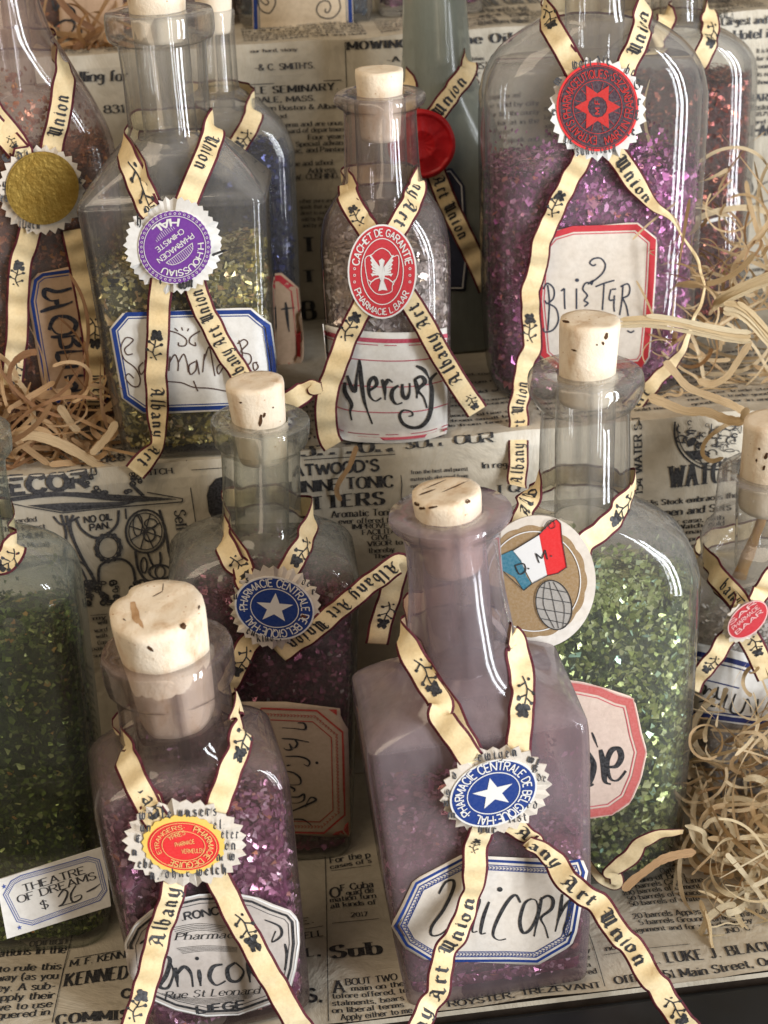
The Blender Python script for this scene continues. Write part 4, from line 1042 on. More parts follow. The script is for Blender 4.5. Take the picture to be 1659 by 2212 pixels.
ink = Ink(); brush(ink, fL([(505, 250), (545, 330), (535, 410), (515, 470), (545, 460)], [(590, 240), (610, 340), (618, 440), (655, 460)], [(635, 350), (690, 345), (722, 290), (705, 235), (660, 245), (632, 320), (650, 420), (700, 435), (752, 375)]), 9)
brush(ink, fL([(535, 130), (572, 225)]), 3.5); D.write(ink, BLACK, 'hand_lettering')
loop(D, ro(fI((160, 480), (220, 370), (255, 280), (290, 190), (335, 120)), [1.02, .75, .5, .25, .06]),
     ro(fI((868, 130), (865, 200), (815, 290), (745, 370), (660, 450), (590, 520), (520, 600)), [.06, .2, .45, .65, .85, 1.0, 1.02]), 1075, seed=8,
     marks=[('Alb', fI((232, 340))[0], fI((285, 170))[0]), ('*', fI((860, 200))[0], fI((710, 380))[0])])
# round paper cap label
c = fI((322, 725))[0]
o = disc(D, ell(c[0], c[1], 336*fI.k, 386*fI.k, 0), c, LABEL, .0016, .0004, 'round_paper_label')
cb = fI((300, 722))[0]; BRN = mat_ink('tan_print', (.30, .19, .085)); sc = disc(D, ell(cb[0], cb[1], 300*fI.k, 318*fI.k, 0, 120, lambda i: 1+.03*abs(cos(pi*i/8))), cb, BRN, .0017, .00005, 'tan_ground', parent=o)
mD = D.pmapper(1.0, .00185); ink = Ink(); ink.stroke(ell(cb[0], cb[1], 270*fI.k, 290*fI.k, 0, 60), 2.2, closed=True); ink.build('white_ring', WHITEP, mD, o)
def fill(pts, mat, name, lift=.0019, b=D, par=None, lab=None):
    i = Ink(); i.poly(pts); return i.build(name, mat, b.pmapper(1.0, lift), par)
i = Ink(); i.fan(fI((280, 590))[0], fI((175, 545), (330, 450), (380, 690), (290, 735), (240, 640))); i.build('white_stripe', WHITEP, D.pmapper(1.0, .0019), o)
i = Ink(); i.fan(fI((170, 640))[0], fI((85, 580), (175, 540), (225, 600), (255, 690), (285, 735), (240, 775), (190, 700), (110, 655))); i.build('blue_stripe', mat_ink('teal_print', (.035, .16, .22)), D.pmapper(1.0, .0019), o)
i = Ink(); i.fan(fI((415, 560))[0], fI((328, 450), (390, 385), (430, 360), (455, 390), (462, 480), (490, 640), (440, 675), (375, 688))); i.build('red_stripe', SRED, D.pmapper(1.0, .0019), o)
ink = Ink(); brush(ink, fI([(190, 630), (215, 680), (250, 660), (240, 620), (190, 630)], [(310, 560), (330, 615)], [(310, 560), (345, 590)], [(345, 590), (365, 540)], [(365, 540), (378, 595)]), 2.6, taper=False); dot(ink, *fI((268, 648))[0], 2); dot(ink, *fI((400, 575))[0], 2)
ink.stroke(catmull(fI((370, 420), (360, 400), (385, 370), (415, 375), (420, 405), (395, 415), (385, 395), (400, 385)), 4), 1.5)
for st in (fI((175, 545), (330, 450), (390, 385), (430, 360), (455, 385), (462, 480), (490, 640), (440, 675), (375, 690), (290, 735), (240, 775), (110, 655)),): ink.stroke(st, 1.6)
bc = fI((415, 860))[0]; ink.stroke(ell(bc[0], bc[1], 38, 54, -14, 36), 2.2, closed=True)
for q in (-.62, -.2, .25, .65): ink.stroke([(bc[0]+38*sqrt(1-q*q)*k_+14*q*.25, bc[1]+54*q+6*k_) for k_ in (-1, -.5, 0, .5, 1)], 1.5)
for q in (-.5, 0, .5): ink.stroke(catmull([(bc[0]+q*18-10, bc[1]-50), (bc[0]+q*44, bc[1]), (bc[0]+q*18+10, bc[1]+50)], 5), 1.3)
ink.build('black_drawing', BLACK, D.pmapper(1.0, .0021), o)
bi = Ink(); bi.fan(bc, ell(bc[0], bc[1], 37, 53, -14, 30)); bi.build('barrel_print', mat_ink('grey_print', (.34, .31, .27)), D.pmapper(1.0, .00195), o)
ribbon(D, ro(fL((470, 900, .5), (515, 975, .35), (570, 1050, .45), (640, 1095, .6), (690, 1108, .7), (690, 1060, .7), (650, 1030, .8), (735, 965), (800, 910), (845, 850, .8), (930, 800, .7), (1010, 775, .5), (1120, 775, .3)), [1.1, 1.2, 1.35, 1.4, 1.35]), seed=9, width=.0058, marks=[], wave=.0003)

# --- C : middle bottle behind, red-bordered label
C_ = Bottle('stout clear bottle of dark wine glitter with a blue star seal', 580, .411, 0, (562, 905),
  [(None, 172, 112, 34), (1700, 180, 118, 36), (1400, 194, 128, 40), (1235, 202, 132, 44), (1195, 196, 128, 55), (1172, 176, 120, 70), (1152, 140, 112, 90), (1138, 106, 98, 92), (1118, 88, 88, 88), (1060, 84, 84, 84), (978, 86, 86, 86), (962, 92, 92, 92), (950, 102, 102, 102), (925, 107, 107, 107), (908, 107, 107, 107), (905, 104, 104, 104)],
  G_CLEAR, yaw=2, bore=60)
C_.cork((549, 824), 64, (570, 990), 52, 11, rough=.9)
C_.cork_pits([(563, 908, 4, 12, .15), (571, 897, 3, 6, .4), (520, 870, 3, 2, 0), (590, 880, 2, 2, 0)])
C_.contents(1262, C_WINE, F_WINE, 6500, .0014, 6, extra=(900, 1165, .001))
lc = fN((25, 848), (420, 850), (805, 858), (815, 985), (862, 1015), (872, 1400), (880, 1815), (868, 1832), (480, 1825), (90, 1815))
C_.label(lc, mat_paper('aged_label_paper', (.48, .38, .27), (.58, .47, .35), (.44, .34, .24), 45), [], name='red_bordered_label')
ink = Ink(); oc = fN((240, 895), (640, 912), (825, 1068), (838, 1670), (690, 1800), (250, 1790), (110, 1650), (95, 1060)); ink.stroke(oc, 4, closed=True, sub=10)
ink.stroke(inset(oc, 24), 2, closed=True, sub=10)
for p in dense(inset(oc, 13), 7): ink.stroke(catmull([(p[0]-2.4, p[1]-2.6), (p[0]+2.4, p[1]-1), (p[0]-1, p[1]+2.8)], 3), 1.5)
ink.fan(*[fN((765, 925))[0], fN((725, 903), (785, 903), (785, 945))]); ink.fan(*[fN((840, 1770))[0], fN((862, 1720), (866, 1815), (750, 1815))])
C_.write(ink, mat_ink('brick_red_print', (.42, .045, .03)), 'red_border')
ink = Ink(); brush(ink, fN([(500, 1000), (545, 1003), (560, 1030), (545, 1048), (470, 1040), (388, 1036)], [(385, 1113), (480, 1120), (583, 1140)], [(480, 1122), (498, 1150), (480, 1180), (450, 1175)], [(440, 1150), (455, 1190), (420, 1195), (400, 1182)], [(412, 1243), (500, 1243), (560, 1258), (588, 1285), (575, 1312), (545, 1300)], [(420, 1310), (450, 1305)], [(418, 1350), (470, 1362), (518, 1400), (515, 1445), (430, 1450)], [(430, 1455), (478, 1480), (470, 1500)], [(410, 1535), (500, 1538), (545, 1518), (545, 1560), (500, 1582), (450, 1580)], [(450, 1645), (530, 1610), (632, 1562), (600, 1540), (572, 1572), (560, 1610)], [(455, 1700), (540, 1702), (600, 1742)]), 3.6); dot(ink, *fN((640, 1290))[0], 3.5)
C_.write(ink, BLACK, 'hand_lettering')
loop(C_, ro(fH((115, 740), (70, 670)) + fG((1525, 690), (1480, 590), (1455, 490), (1462, 400)), [1.02, .95, .85, .65, .42, .2, .05]),
     ro(fH((490, 310), (495, 400), (440, 520), (385, 620), (350, 700)), [.05, .3, .6, .85, 1.02]), 1112, seed=10,
     marks=[('*', fG((1490, 660))[0], fG((1600, 800))[0]), ('*', fH((475, 480))[0], fH((365, 660))[0])])
ribbon(C_, ro(fH((180, 1040), (115, 1120), (60, 1220), (10, 1330), (-30, 1420), (-60, 1540)), [1.02, 1.05, 1.1]), marks=[('*', fH((130, 1140))[0], fH((20, 1300))[0])], seed=11)
ribbon(C_, ro(fH((300, 1170), (420, 1090), (560, 985), (680, 880), (790, 790), (900, 710), (985, 640), (1015, 632), (985, 720), (950, 850), (905, 990), (880, 1110)), [1.02, 1.1, 1.2, 1.3, 1.3, 1.2, 1.0, .9]), marks=[('Albany Art Union', fH((990, 640))[0], fH((370, 1120))[0]), ('*', fH((960, 860))[0], fH((910, 1030))[0])], seed=12, wave=.0003)
c = fH((278, 893))[0]
rosette(C_, c, 280*fH.k, 252*fH.k, 8, 29, .0009, ROSETTEP, [('kinder', *fH((170, 1110))[0], 17, 58, -4), ('en', *fH((95, 1055))[0], 15, 22, 20), ('s', *fH((90, 735))[0], 13, 10, 0), ('de', *fH((440, 745))[0], 14, 22, 20), ('r', *fH((505, 810))[0], 13, 10, 0), ('u', *fH((15, 840))[0], 13, 12, 0)], 0)
pharm_seal(C_, fH((273, 897))[0], 240*fH.k, 184*fH.k, 14, .0014, -205, 142, 4)
LEAF = mat_plain('brown_leaf', (.16, .06, .03), .7, .2)

# --- E : green bottle at the left edge
E_ = Bottle('large hazy bottle of dark green glitter standing behind the price tag', 72, .3835, 0, (-85, 930),
  [(None, 172, 118, 60), (1800, 186, 122, 62), (1500, 198, 128, 66), (1310, 204, 132, 70), (1240, 198, 130, 72), (1205, 176, 124, 80), (1180, 140, 112, 95), (1162, 104, 98, 92), (1140, 86, 86, 86), (1020, 84, 84, 84), (990, 90, 90, 90), (975, 104, 104, 104), (935, 106, 106, 106), (930, 100, 100, 100)],
  G_GREENHAZE, yaw=3, bore=60)
E_.cork((-95, 850), 62, (-75, 1010), 50, 13)
E_.contents(1345, C_GREEN, F_MOSS, 10000, .0013, 8, extra=(900, 1250, .0012))
loop(E_, ro(fG((-220, 760), (-300, 600), (-310, 500)), [1.0, .5, .06]), ro(fG((75, 520), (88, 600), (30, 690), (-50, 730), (-150, 790)), [.06, .4, .7, .95, 1.02]), 1140, seed=14, marks=[('*', fG((70, 600))[0], fG((-20, 720))[0])])
i = Ink()
bub = ell(*fG((95, 1100))[0], 26, 18, 25, 24)

# --- G : small bottle at right edge
G_ = Bottle('bottle at the right edge with white navy-ruled label and small red oval seal', 1650, .4065, 0, (1672, 1015),
  [(None, 170, 100, 50), (1500, 180, 104, 52), (1300, 190, 108, 56), (1260, 186, 106, 60), (1235, 172, 104, 80), (1215, 160, 120, 118), (1200, 152, 140, 138), (1190, 150, 148, 148), (1170, 153, 153, 153), (1150, 150, 150, 150), (1135, 138, 138, 138), (1118, 126, 126, 126), (1070, 122, 122, 122), (1052, 120, 120, 120), (1040, 121, 121, 121), (1020, 118, 118, 118), (1015, 114, 114, 114)],
  G_DUSTY, yaw=6, bore=80)
G_.cork((1668, 905), 60, (1672, 1090), 76, 15, rough=1.2)
G_.cork_pits([(1655, 985, 4, 7, .4), (1640, 970, 3, 3, 0), (1634, 995, 2, 4, 0), (1650, 1010, 3, 6, .3)])
G_.contents(1345, C_SILV, F_SILV, 1500, .001, 9, extra=(500, 1250, .001))
lg = fI((1225, 1070), (1450, 1120), (1740, 1190), (1740, 1575), (1450, 1545), (1165, 1500), (1200, 1280))
G_.label(lg, WHITELABEL, [], name='ruled_label')
ink = Ink()
for a_, w_ in ((fI((1215, 1130), (1450, 1180), (1740, 1262)), 11), (fI((1212, 1165), (1450, 1215), (1740, 1297)), 3), (fI((1178, 1478), (1450, 1520), (1740, 1550)), 10), (fI((1182, 1450), (1450, 1492), (1740, 1524)), 3), (fI((1205, 1268), (1340, 1300), (1490, 1338)), 3)): ink.stroke(a_, w_, sub=10)
G_.write(ink, NAVY, 'navy_rules')
ink = Ink(); brush(ink, fI([(1270, 1310), (1300, 1330), (1290, 1370), (1320, 1340), (1340, 1380)], [(1370, 1330), (1360, 1390), (1390, 1400), (1410, 1340)], [(1260, 1420), (1330, 1400)], [(1350, 1380), (1330, 1440), (1380, 1430), (1420, 1380), (1400, 1450), (1440, 1460)], [(1470, 1370), (1440, 1470), (1500, 1480), (1540, 1400), (1560, 1480)], [(1600, 1400), (1590, 1500), (1640, 1500)]), 3.6)
G_.write(ink, BLACK, 'hand_lettering')
loop(G_, ro(fI((1500, 880), (1450, 790), (1370, 700), (1310, 610), (1285, 560)), [1.05, .85, .6, .3, .05]), ro(fI((1900, 560), (1800, 600), (1690, 690), (1625, 780), (1590, 860)), [.05, .3, .6, .85, 1.05]), 1225, seed=16, marks=[('A', fI((1295, 660))[0], fI((1345, 690))[0]), ('bany', fI((1380, 740))[0], fI((1490, 850))[0])])
ribbon(G_, ro(fI((1470, 1000), (1400, 1090), (1330, 1180), (1270, 1260), (1215, 1350)), [1.05, 1.08, 1.1]), marks=[('*', fI((1360, 1150))[0], fI((1280, 1260))[0])], seed=17, width=.0058)
ribbon(G_, ro(fI((1510, 1000), (1560, 1070), (1610, 1170), (1660, 1280)), [1.05, 1.08, 1.1]), marks=[('*', fI((1540, 1050))[0], fI((1620, 1150))[0])], seed=18)
c = fI((1520, 955))[0]
rosette(G_, c, 150*fI.k, 104*fI.k, -42, 20, .0009, ROSETTEP, [], 0, off=1.05)
c = fI((1542, 945))[0]; o = disc(G_, ell(c[0], c[1], 138*fI.k, 84*fI.k, -42), c, mat_ink('pale_pink2', (.66, .40, .38)), .0014, .0003, 'oval_seal', off=1.05)
disc(G_, ell(c[0], c[1], 130*fI.k, 77*fI.k, -42), c, RED, .00145, .00005, 'red_ground', parent=o, off=1.05)
ink = Ink()
for k_, w_ in enumerate(('SAR', 'PHARMACIE', 'BAAR')):
    dx_ = (k_-1)*9; line_text(ink, w_, 'sans', (c[0]-30+dx_*.8, c[1]+22+dx_*1.1), (c[0]+26+dx_*.8, c[1]-26+dx_*1.1), 8, weight=1.4)
ink.build('printed_words', mat_ink('pale_pink2', (.66, .40, .38)), G_.pmapper(1.05, .0016), o)

# ================================================================== middle step
I_ = Bottle('square clear bottle of gold glitter with purple seal and blue-edged Salamander label', 437, .4535, Z1, (342, 22),
  [(None, 155, 112, 24), (800, 173, 120, 24), (600, 186, 126, 26), (430, 198, 132, 26), (414, 198.5, 132.5, 26), (404, 197, 131, 28), (396, 192, 128, 32), (386, 184, 124, 40), (345, 150, 118, 70), (300, 108, 100, 88), (282, 95, 94, 94), (262, 91, 91, 91), (180, 92, 92, 92), (100, 96, 96, 96), (88, 98, 98, 98), (82, 112, 112, 112), (66, 118, 118, 118), (32, 119, 119, 119), (22, 115, 115, 115)],
  G_CLEAN, yaw=7, bore=60, wall=.0018)
I_.cork((334, -38), 66, (344, 88), 55, 21)
I_.contents(560, C_OLIVE, F_GOLD, 8000, .0014, 22, slope=.003, dome=.0, extra=(120, 470, .001))
li = fD((650, 592), (742, 484), (1110, 474), (1492, 468), (1606, 566), (1640, 800), (1655, 1075), (1345, 1082), (1100, 1090), (850, 1098), (725, 1010))
I_.label(li, WHITELABEL, [(8.5, 9, BLUE), (17, 2.3, BLUE)], name='octagonal_label')
ink = Ink()
brush(ink, fD([(790, 740), (757, 745), (742, 712), (775, 680), (792, 655), (750, 645), (720, 700), (738, 770), (800, 820), (832, 880), (825, 930), (785, 930), (748, 885), (765, 858), (795, 885)], [(852, 790), (825, 820), (838, 862), (860, 830), (862, 780), (872, 862)], [(880, 640), (868, 720), (880, 860)],
  [(1012, 755), (1005, 842)], [(1010, 790), (1040, 745), (1060, 790), (1058, 842)], [(1062, 790), (1092, 742), (1112, 790), (1120, 850)], [(1162, 785), (1125, 810), (1132, 862), (1165, 835), (1170, 780), (1185, 862)], [(1215, 740), (1205, 850)], [(1212, 780), (1242, 700), (1262, 790), (1278, 872)], [(1325, 790), (1290, 820), (1300, 860), (1330, 810)], [(1335, 690), (1325, 800)],
  [(1420, 660), (1440, 730), (1438, 800)], [(1412, 680), (1450, 655), (1472, 680), (1432, 728), (1485, 745), (1490, 790), (1440, 830)], [(1530, 790), (1505, 798), (1512, 838), (1535, 818), (1520, 790)],
  [(985, 598), (1060, 620), (1108, 655), (1102, 690), (1065, 692), (1062, 672)], [(1188, 604), (1135, 640), (1128, 675), (1162, 692), (1160, 672)], [(1040, 588), (1058, 606)], [(1080, 583), (1086, 602)], [(1122, 590), (1114, 606)],
  [(985, 904), (1080, 912), (1150, 938), (1250, 945), (1345, 962)], [(1150, 900), (1163, 930), (1176, 962)]), 2.7, taper=False)
I_.write(ink, BROWNINK, 'hand_lettering')
loop(I_, ro(fA((890, 1240), (845, 1150), (790, 1030), (745, 900), (748, 800)), [1.02, .9, .65, .35, .06]), ro(fA((1245, 710), (1270, 790), (1215, 940), (1155, 1080), (1095, 1230)), [.06, .35, .65, .9, 1.02]), 283, seed=20,
     marks=[('*', fA((770, 960))[0], fA((860, 1150))[0]), ('Union', fA((1262, 800))[0], fA((1170, 1010))[0])])
ribbon(I_, ro(fD((965, 300), (950, 400), (940, 500), (942, 600), (935, 700), (928, 800), (925, 880), (935, 980), (932, 1080), (938, 1180, .8), (940, 1270, .6), (905, 1330, .8), (850, 1390), (800, 1450)), [1.02, 1.05, 1.08, 1.15, 1.25]), marks=[('*', fD((945, 780))[0], fD((935, 590))[0]), ('Albany', fD((925, 950))[0], fD((940, 1240))[0]), ('Art', fD((930, 1300))[0], fD((840, 1410))[0])], seed=21, wave=.0006)
ribbon(I_, ro(fD((1150, 310), (1180, 400), (1220, 510), (1285, 630), (1360, 760), (1430, 870), (1500, 960)) + fE((60, 1180), (190, 1145), (270, 1100), (335, 1065), (372, 1015, .4), (400, 1045, .8), (445, 1073, .15)), [1.02, 1.05, 1.08, 1.1, 1.1]), marks=[('Albany Art Union', fD((1470, 930))[0], fD((1165, 360))[0])], seed=22)
c = fD((1030, 100))[0]
rosette(I_, c, 294*fD.k, 290*fD.k, 0, 40, .0009, WHITELABEL, [('n', *fD((1120, 360))[0], 22, 14, 5), ('l', *fD((940, 340))[0], 26, 8, 0), ('w', *fD((1060, 370))[0], 24, 26, 0), ('l', *fD((1270, 150))[0], 26, 10, 70), ('h', *fA((800, 1330))[0], 20, 14, 0)], 0, lo=.93, textmat=BLACK)
c = fD((1038, 110))[0]; r_ = 214*fD.k
o = disc(I_, ell(c[0], c[1], r_*1.02, r_*1.02, 0), c, WHITEP, .0014, .0003, 'round_seal')
disc(I_, ell(c[0], c[1], r_*1.0, r_*1.0, 0, 112, lambda i: 1+.012*cos(2*pi*i/2.8)), c, PURPLE, .00147, .00005, 'purple_ground', parent=o)
ink = Ink(); ink.stroke(ell(c[0], c[1], r_*.86, r_*.86), 1.4, closed=True)
for k_ in range(44):
    a_ = 2*pi*k_/44; ink.stroke(ell(c[0]+r_*.93*cos(a_), c[1]+r_*.93*sin(a_), 2.3, 2.3, 0, 7), .9, closed=True)
ring_text(ink, 'H.HOUSSIAU', 'sans', *c, r_*.64, r_*.64, 0, -8, 118, r_*.17, weight=1.5); ring_text(ink, 'HAL', 'sans', *c, r_*.80, r_*.80, 0, -82, -142, r_*.22, weight=2, inward=True)
def at_(x, y, a=143):                            # seal is stuck on askew
    ca, sa = cos(radians(a)), sin(radians(a)); return (c[0]+r_*(x*ca-y*sa), c[1]+r_*(x*sa+y*ca))
line_text(ink, 'PHARMACIEN', 'sans', at_(-.60, .10-.06), at_(.60, .10-.06), r_*.15, weight=1.4)
line_text(ink, 'CHIMISTE', 'sans', at_(-.46, .30), at_(.46, .30), r_*.14, weight=1.4)
for k_ in range(15):
    x = -.42+.06*k_; y = .24*sqrt(max(0, 1-(x/.46)**2))
    ink.stroke([at_(x, -.20), at_(x, -.20-y)], .9)
ink.stroke([at_(-.46, -.20), at_(.46, -.20)], 1.2); ink.stroke([at_(-.46+.092*k_, -.20-.24*sqrt(max(0, 1-((-.46+.092*k_)/.46)**2))) for k_ in range(11)], 1.2)
for k_ in range(11):
    x = -.30+.06*k_; y = .16*sqrt(max(0, 1-(x/.34)**2)); ink.stroke([at_(x, .40), at_(x, .40+y)], .9)
ink.build('white_print', WHITEP, I_.pmapper(1.0, .0016), o)

J_ = Bottle('round-shouldered bottle of silver glitter with red-lined Mercury label and red eagle seal', 843, .4525, Z1, (820, 200),
  [(None, 122, 108, 60), (880, 126, 112, 62), (700, 132, 116, 66), (560, 137, 120, 70), (510, 136, 118, 80), (470, 128, 112, 90), (435, 110, 104, 98), (405, 93, 93, 93), (370, 83, 83, 83), (300, 80, 80, 80), (245, 79, 79, 79), (232, 84, 84, 84), (224, 95, 95, 95), (214, 100, 100, 100), (205, 99, 99, 99), (200, 94, 94, 94)],
  G_MAUVE2, yaw=2, bore=56)
J_.cork((819, 150), 53, (822, 300), 42, 31, rough=.5)
J_.contents(545, C_SILV, F_SILV, 9000, .0017, 32, extra=(500, 430, .0009), dome=.003)
mer = fE((450, 625), (560, 655), (750, 668), (1000, 675), (1150, 668), (1256, 645), (1262, 1000), (1260, 1330), (1215, 1372), (1000, 1400), (760, 1398), (600, 1380), (518, 1325), (485, 980))
def patch_label(b, top, bot, mat, name, nx=26, ny=16):
    tp = catmull(top, 8); bp = catmull(bot, 8); vs = []; fs = []
    L_ = lambda P, k: (lambda i, f: tuple(a+(c-a)*f for a, c in zip(P[i], P[min(i+1, len(P)-1)])))(min(int(k*(len(P)-1)), len(P)-2), k*(len(P)-1)-min(int(k*(len(P)-1)), len(P)-2))
    m = b.mapper(0)
    for j in range(ny+1):
        for i in range(nx+1):
            a, c = L_(tp, i/nx), L_(bp, i/nx); vs.append(m(a[0]+(c[0]-a[0])*j/ny, a[1]+(c[1]-a[1])*j/ny, 0))
    for j in range(ny):
        for i in range(nx):
            a = j*(nx+1)+i; fs.append((a, a+nx+1, a+nx+2, a+1))
    o = mesh_obj(name, vs, fs, mat, b.root, smooth=True); solid(o, .0002); b.lab = o; b.labmap = lambda mm: b.mapper(mm)
    return lambda k, y: (lambda a, c: (a[0]+(c[0]-a[0])*y, a[1]+(c[1]-a[1])*y))(L_(tp, k), L_(bp, k))
mt, mb = fE((452, 622), (600, 655), (850, 676), (1080, 672), (1254, 645)), fE((520, 1335), (620, 1385), (860, 1402), (1100, 1385), (1258, 1335))
q = patch_label(J_, mt, mb, WHITELABEL, 'wraparound_label')
ink = Ink()
for y_, w_ in ((.075, 9), (.955, 8)): ink.stroke([q(k_/24, y_) for k_ in range(25)], w_)
for y_ in (.115, .915):
    for a_, b_ in ((0, 5), (6, 11), (12, 14), (16, 21), (22, 24)): ink.stroke([q(k_/24, y_) for k_ in range(a_, b_+1)], 1.7)
for y_ in (.255, .49, .72): ink.stroke([q(k_/24, y_) for k_ in range(25)], 2)
J_.write(ink, mat_ink('rule_red', (.46, .06, .10)), 'red_rules')
ink = Ink()
brush(ink, fE([(600, 1000), (598, 1060), (640, 1140), (632, 1190), (642, 1248)], [(612, 955), (640, 1030), (662, 1055), (672, 960), (690, 850)], [(690, 855), (700, 980), (722, 1130), (772, 1272)], [(745, 1060), (800, 1015), (785, 968), (752, 1000), (752, 1080), (790, 1122), (832, 1100)], [(835, 980), (852, 1040), (855, 1115)], [(852, 1025), (875, 985), (905, 1000)], [(945, 1020), (905, 1050), (900, 1105), (930, 1142), (968, 1132)], [(968, 1010), (970, 1080), (995, 1105), (1015, 1065), (1016, 1005)], [(1050, 980), (1065, 1040), (1062, 1105)], [(1045, 985), (1090, 962), (1115, 1000), (1070, 1050), (1105, 1095), (1128, 1168)], [(1058, 893), (1110, 920), (1145, 982)], [(1190, 938), (1150, 985), (1158, 1060), (1148, 1200), (1110, 1272), (1050, 1296), (980, 1275), (950, 1220), (975, 1183), (1025, 1190), (1035, 1215), (1008, 1222)]), 6.4)
J_.write(ink, BLACK, 'hand_lettering', .00016)
loop(J_, ro(fB((760, 1520), (690, 1420), (625, 1310), (605, 1220), (622, 1160)), [1.02, .85, .6, .3, .05]), ro(fB((1050, 1150), (1070, 1210), (1045, 1290), (990, 1390), (925, 1510)), [.05, .3, .6, .85, 1.02]), 402, seed=30,
     marks=[('*', fB((700, 1480))[0], fB((635, 1330))[0]), ('ny Art', fB((1068, 1210))[0], fB((930, 1490))[0])])
ribbon(J_, ro(fE((720, 480), (680, 560), (620, 690), (565, 820), (515, 960), (480, 1080), (468, 1180), (475, 1290), (490, 1370), (520, 1420)), [1.04, 1.08, 1.12, 1.15]), marks=[('*', fE((620, 745))[0], fE((690, 540))[0])], seed=31)
ribbon(J_, ro(fE((990, 430), (1060, 540), (1130, 660), (1200, 790), (1270, 910), (1340, 1020), (1400, 1110), (1460, 1200)), [1.04, 1.08, 1.12, 1.15]), marks=[('Albany Art', fE((1325, 1010))[0], fE((1040, 500))[0]), ('*', fE((1385, 1100))[0], fE((1450, 1190))[0])], seed=32)
c = fE((838, 281))[0]; a_, b_ = 226*fE.k, 308*fE.k
o = disc(J_, ell(c[0], c[1], a_, b_, 0), c, WHITEP, .0014, .0003, 'oval_seal'); disc(J_, ell(c[0], c[1], a_*.95, b_*.965, 0), c, SRED if False else RED, .00147, .00005, 'red_ground', parent=o)
ink = Ink(); ink.stroke(ell(c[0], c[1], a_*.61, b_*.70, 0, 48), 2, closed=True)
ring_text(ink, 'CACHET DE GARANTIE', 'sans', *c, a_*.685, b_*.76, 0, -170, -10, b_*.145, weight=1.6)
ring_text(ink, 'PHARMACIE L.BAAR', 'sans', *c, a_*.90, b_*.915, 0, 154, 30, b_*.13, weight=1.5, inward=True)
for y_ in (-18, 0, 18):
    for x_ in (-.80, .80): ink.stroke(ell(c[0]+a_*x_, c[1]+8+y_*.8, 2.4, 2.4, 0, 8), 1.2, closed=True)
sh = fE((790, 150), (835, 128), (880, 150), (905, 185), (945, 180), (940, 300), (905, 370), (900, 410), (850, 430), (800, 425), (760, 385), (740, 330), (725, 200), (770, 170))
ink.stroke(catmull(sh+[sh[0]], 3), 1.7)
body = fE((815, 210), (835, 195), (855, 210), (845, 230), (855, 300), (848, 350), (872, 405), (840, 400), (812, 408), (830, 350), (812, 300), (822, 235))
ink.fan(fE((835, 300))[0], body)
for sg in (-1, 1):
    for k_ in range(6):
        x0_ = 835+sg*18; y0_ = 245+k_*9; ink.stroke(fE((x0_, y0_+10), (835+sg*(48+k_*3), 215+k_*17), (835+sg*(76-k_*4), 175+k_*27)), 4)
    ink.stroke(fE((835+sg*15, 320), (835+sg*45, 330), (835+sg*70, 350)), 2.4); ink.stroke(fE((835+sg*70, 350), (835+sg*88, 335)), 1.8); ink.stroke(fE((835+sg*70, 350), (835+sg*78, 368)), 1.8)
ink.build('white_print', WHITEP, J_.pmapper(1.0, .0016), o)

K_ = Bottle('big round-shouldered flask of purple glitter with red and black star seal and Blister label', 1264, .4725, Z1, (1290, -190),
  [(None, 205, 112, 85), (700, 222, 118, 88), (400, 238, 124, 92), (230, 244, 128, 95), (180, 241, 126, 96), (135, 228, 122, 98), (95, 200, 116, 100), (65, 162, 110, 104), (42, 125, 106, 104), (20, 106, 102, 102), (-60, 100, 100, 100), (-120, 100, 100, 100), (-140, 120, 120, 120), (-180, 124, 124, 124), (-190, 118, 118, 118)],
  G_DUSTY, yaw=3, bore=66)
K_.cork((1290, -260), 68, (1290, -120), 56, 41)
K_.contents(352, C_PURP, F_PURP, 12000, .0014, 42, extra=(700, 250, .0011), dome=.002)
lk = fC((395, 1340), (520, 1302), (900, 1291), (1016, 1385)) + fF((1005, 300), (985, 600), (970, 745), (930, 810), (700, 830), (420, 820), (330, 740), (300, 420), (320, 100))
K_.label(lk, LABEL, [(10, 13, RED), (21, 2.2, PINK)], name='octagonal_label')
ink = Ink()
brush(ink, fF([(352, 350), (375, 315), (412, 345), (412, 400), (375, 432), (362, 415)], [(372, 430), (425, 460), (440, 530), (410, 585), (362, 598), (352, 575)], [(378, 325), (388, 430), (378, 590)], [(475, 345), (475, 400), (478, 465)], [(455, 360), (475, 345)], [(545, 345), (545, 465)], [(640, 318), (600, 312), (582, 350), (608, 385), (590, 415), (612, 430), (590, 450)], [(630, 325), (640, 300), (615, 318), (660, 290), (700, 250), (712, 205), (685, 170), (645, 172), (622, 195), (640, 212), (658, 205)], [(655, 335), (705, 315), (765, 298)], [(705, 320), (700, 400), (695, 470)], [(745, 350), (735, 410), (770, 408)], [(750, 350), (775, 348)], [(765, 385), (762, 440), (765, 480)], [(815, 325), (808, 420), (795, 500)], [(800, 335), (840, 318), (855, 345), (845, 385), (808, 402)], [(815, 405), (835, 450), (845, 505)], [(840, 590), (860, 600), (880, 590)]), 3.4, taper=False)
dot(ink, *fF((548, 297))[0], 4.5); K_.write(ink, mat_ink('blue_black_ink', (.02, .025, .045)), 'hand_lettering')
loop(K_, ro(fC((555, 440), (490, 310), (430, 210), (375, 110), (352, 30)), [1.02, .9, .65, .35, .06]), ro(fC((925, -20), (940, 60), (920, 190), (870, 320), (820, 430)), [.06, .35, .65, .9, 1.02]), 28, seed=40,
     marks=[('*', fC((355, 60))[0], fC((420, 170))[0]), ('Union', fC((850, 300))[0], fC((945, 60))[0])])
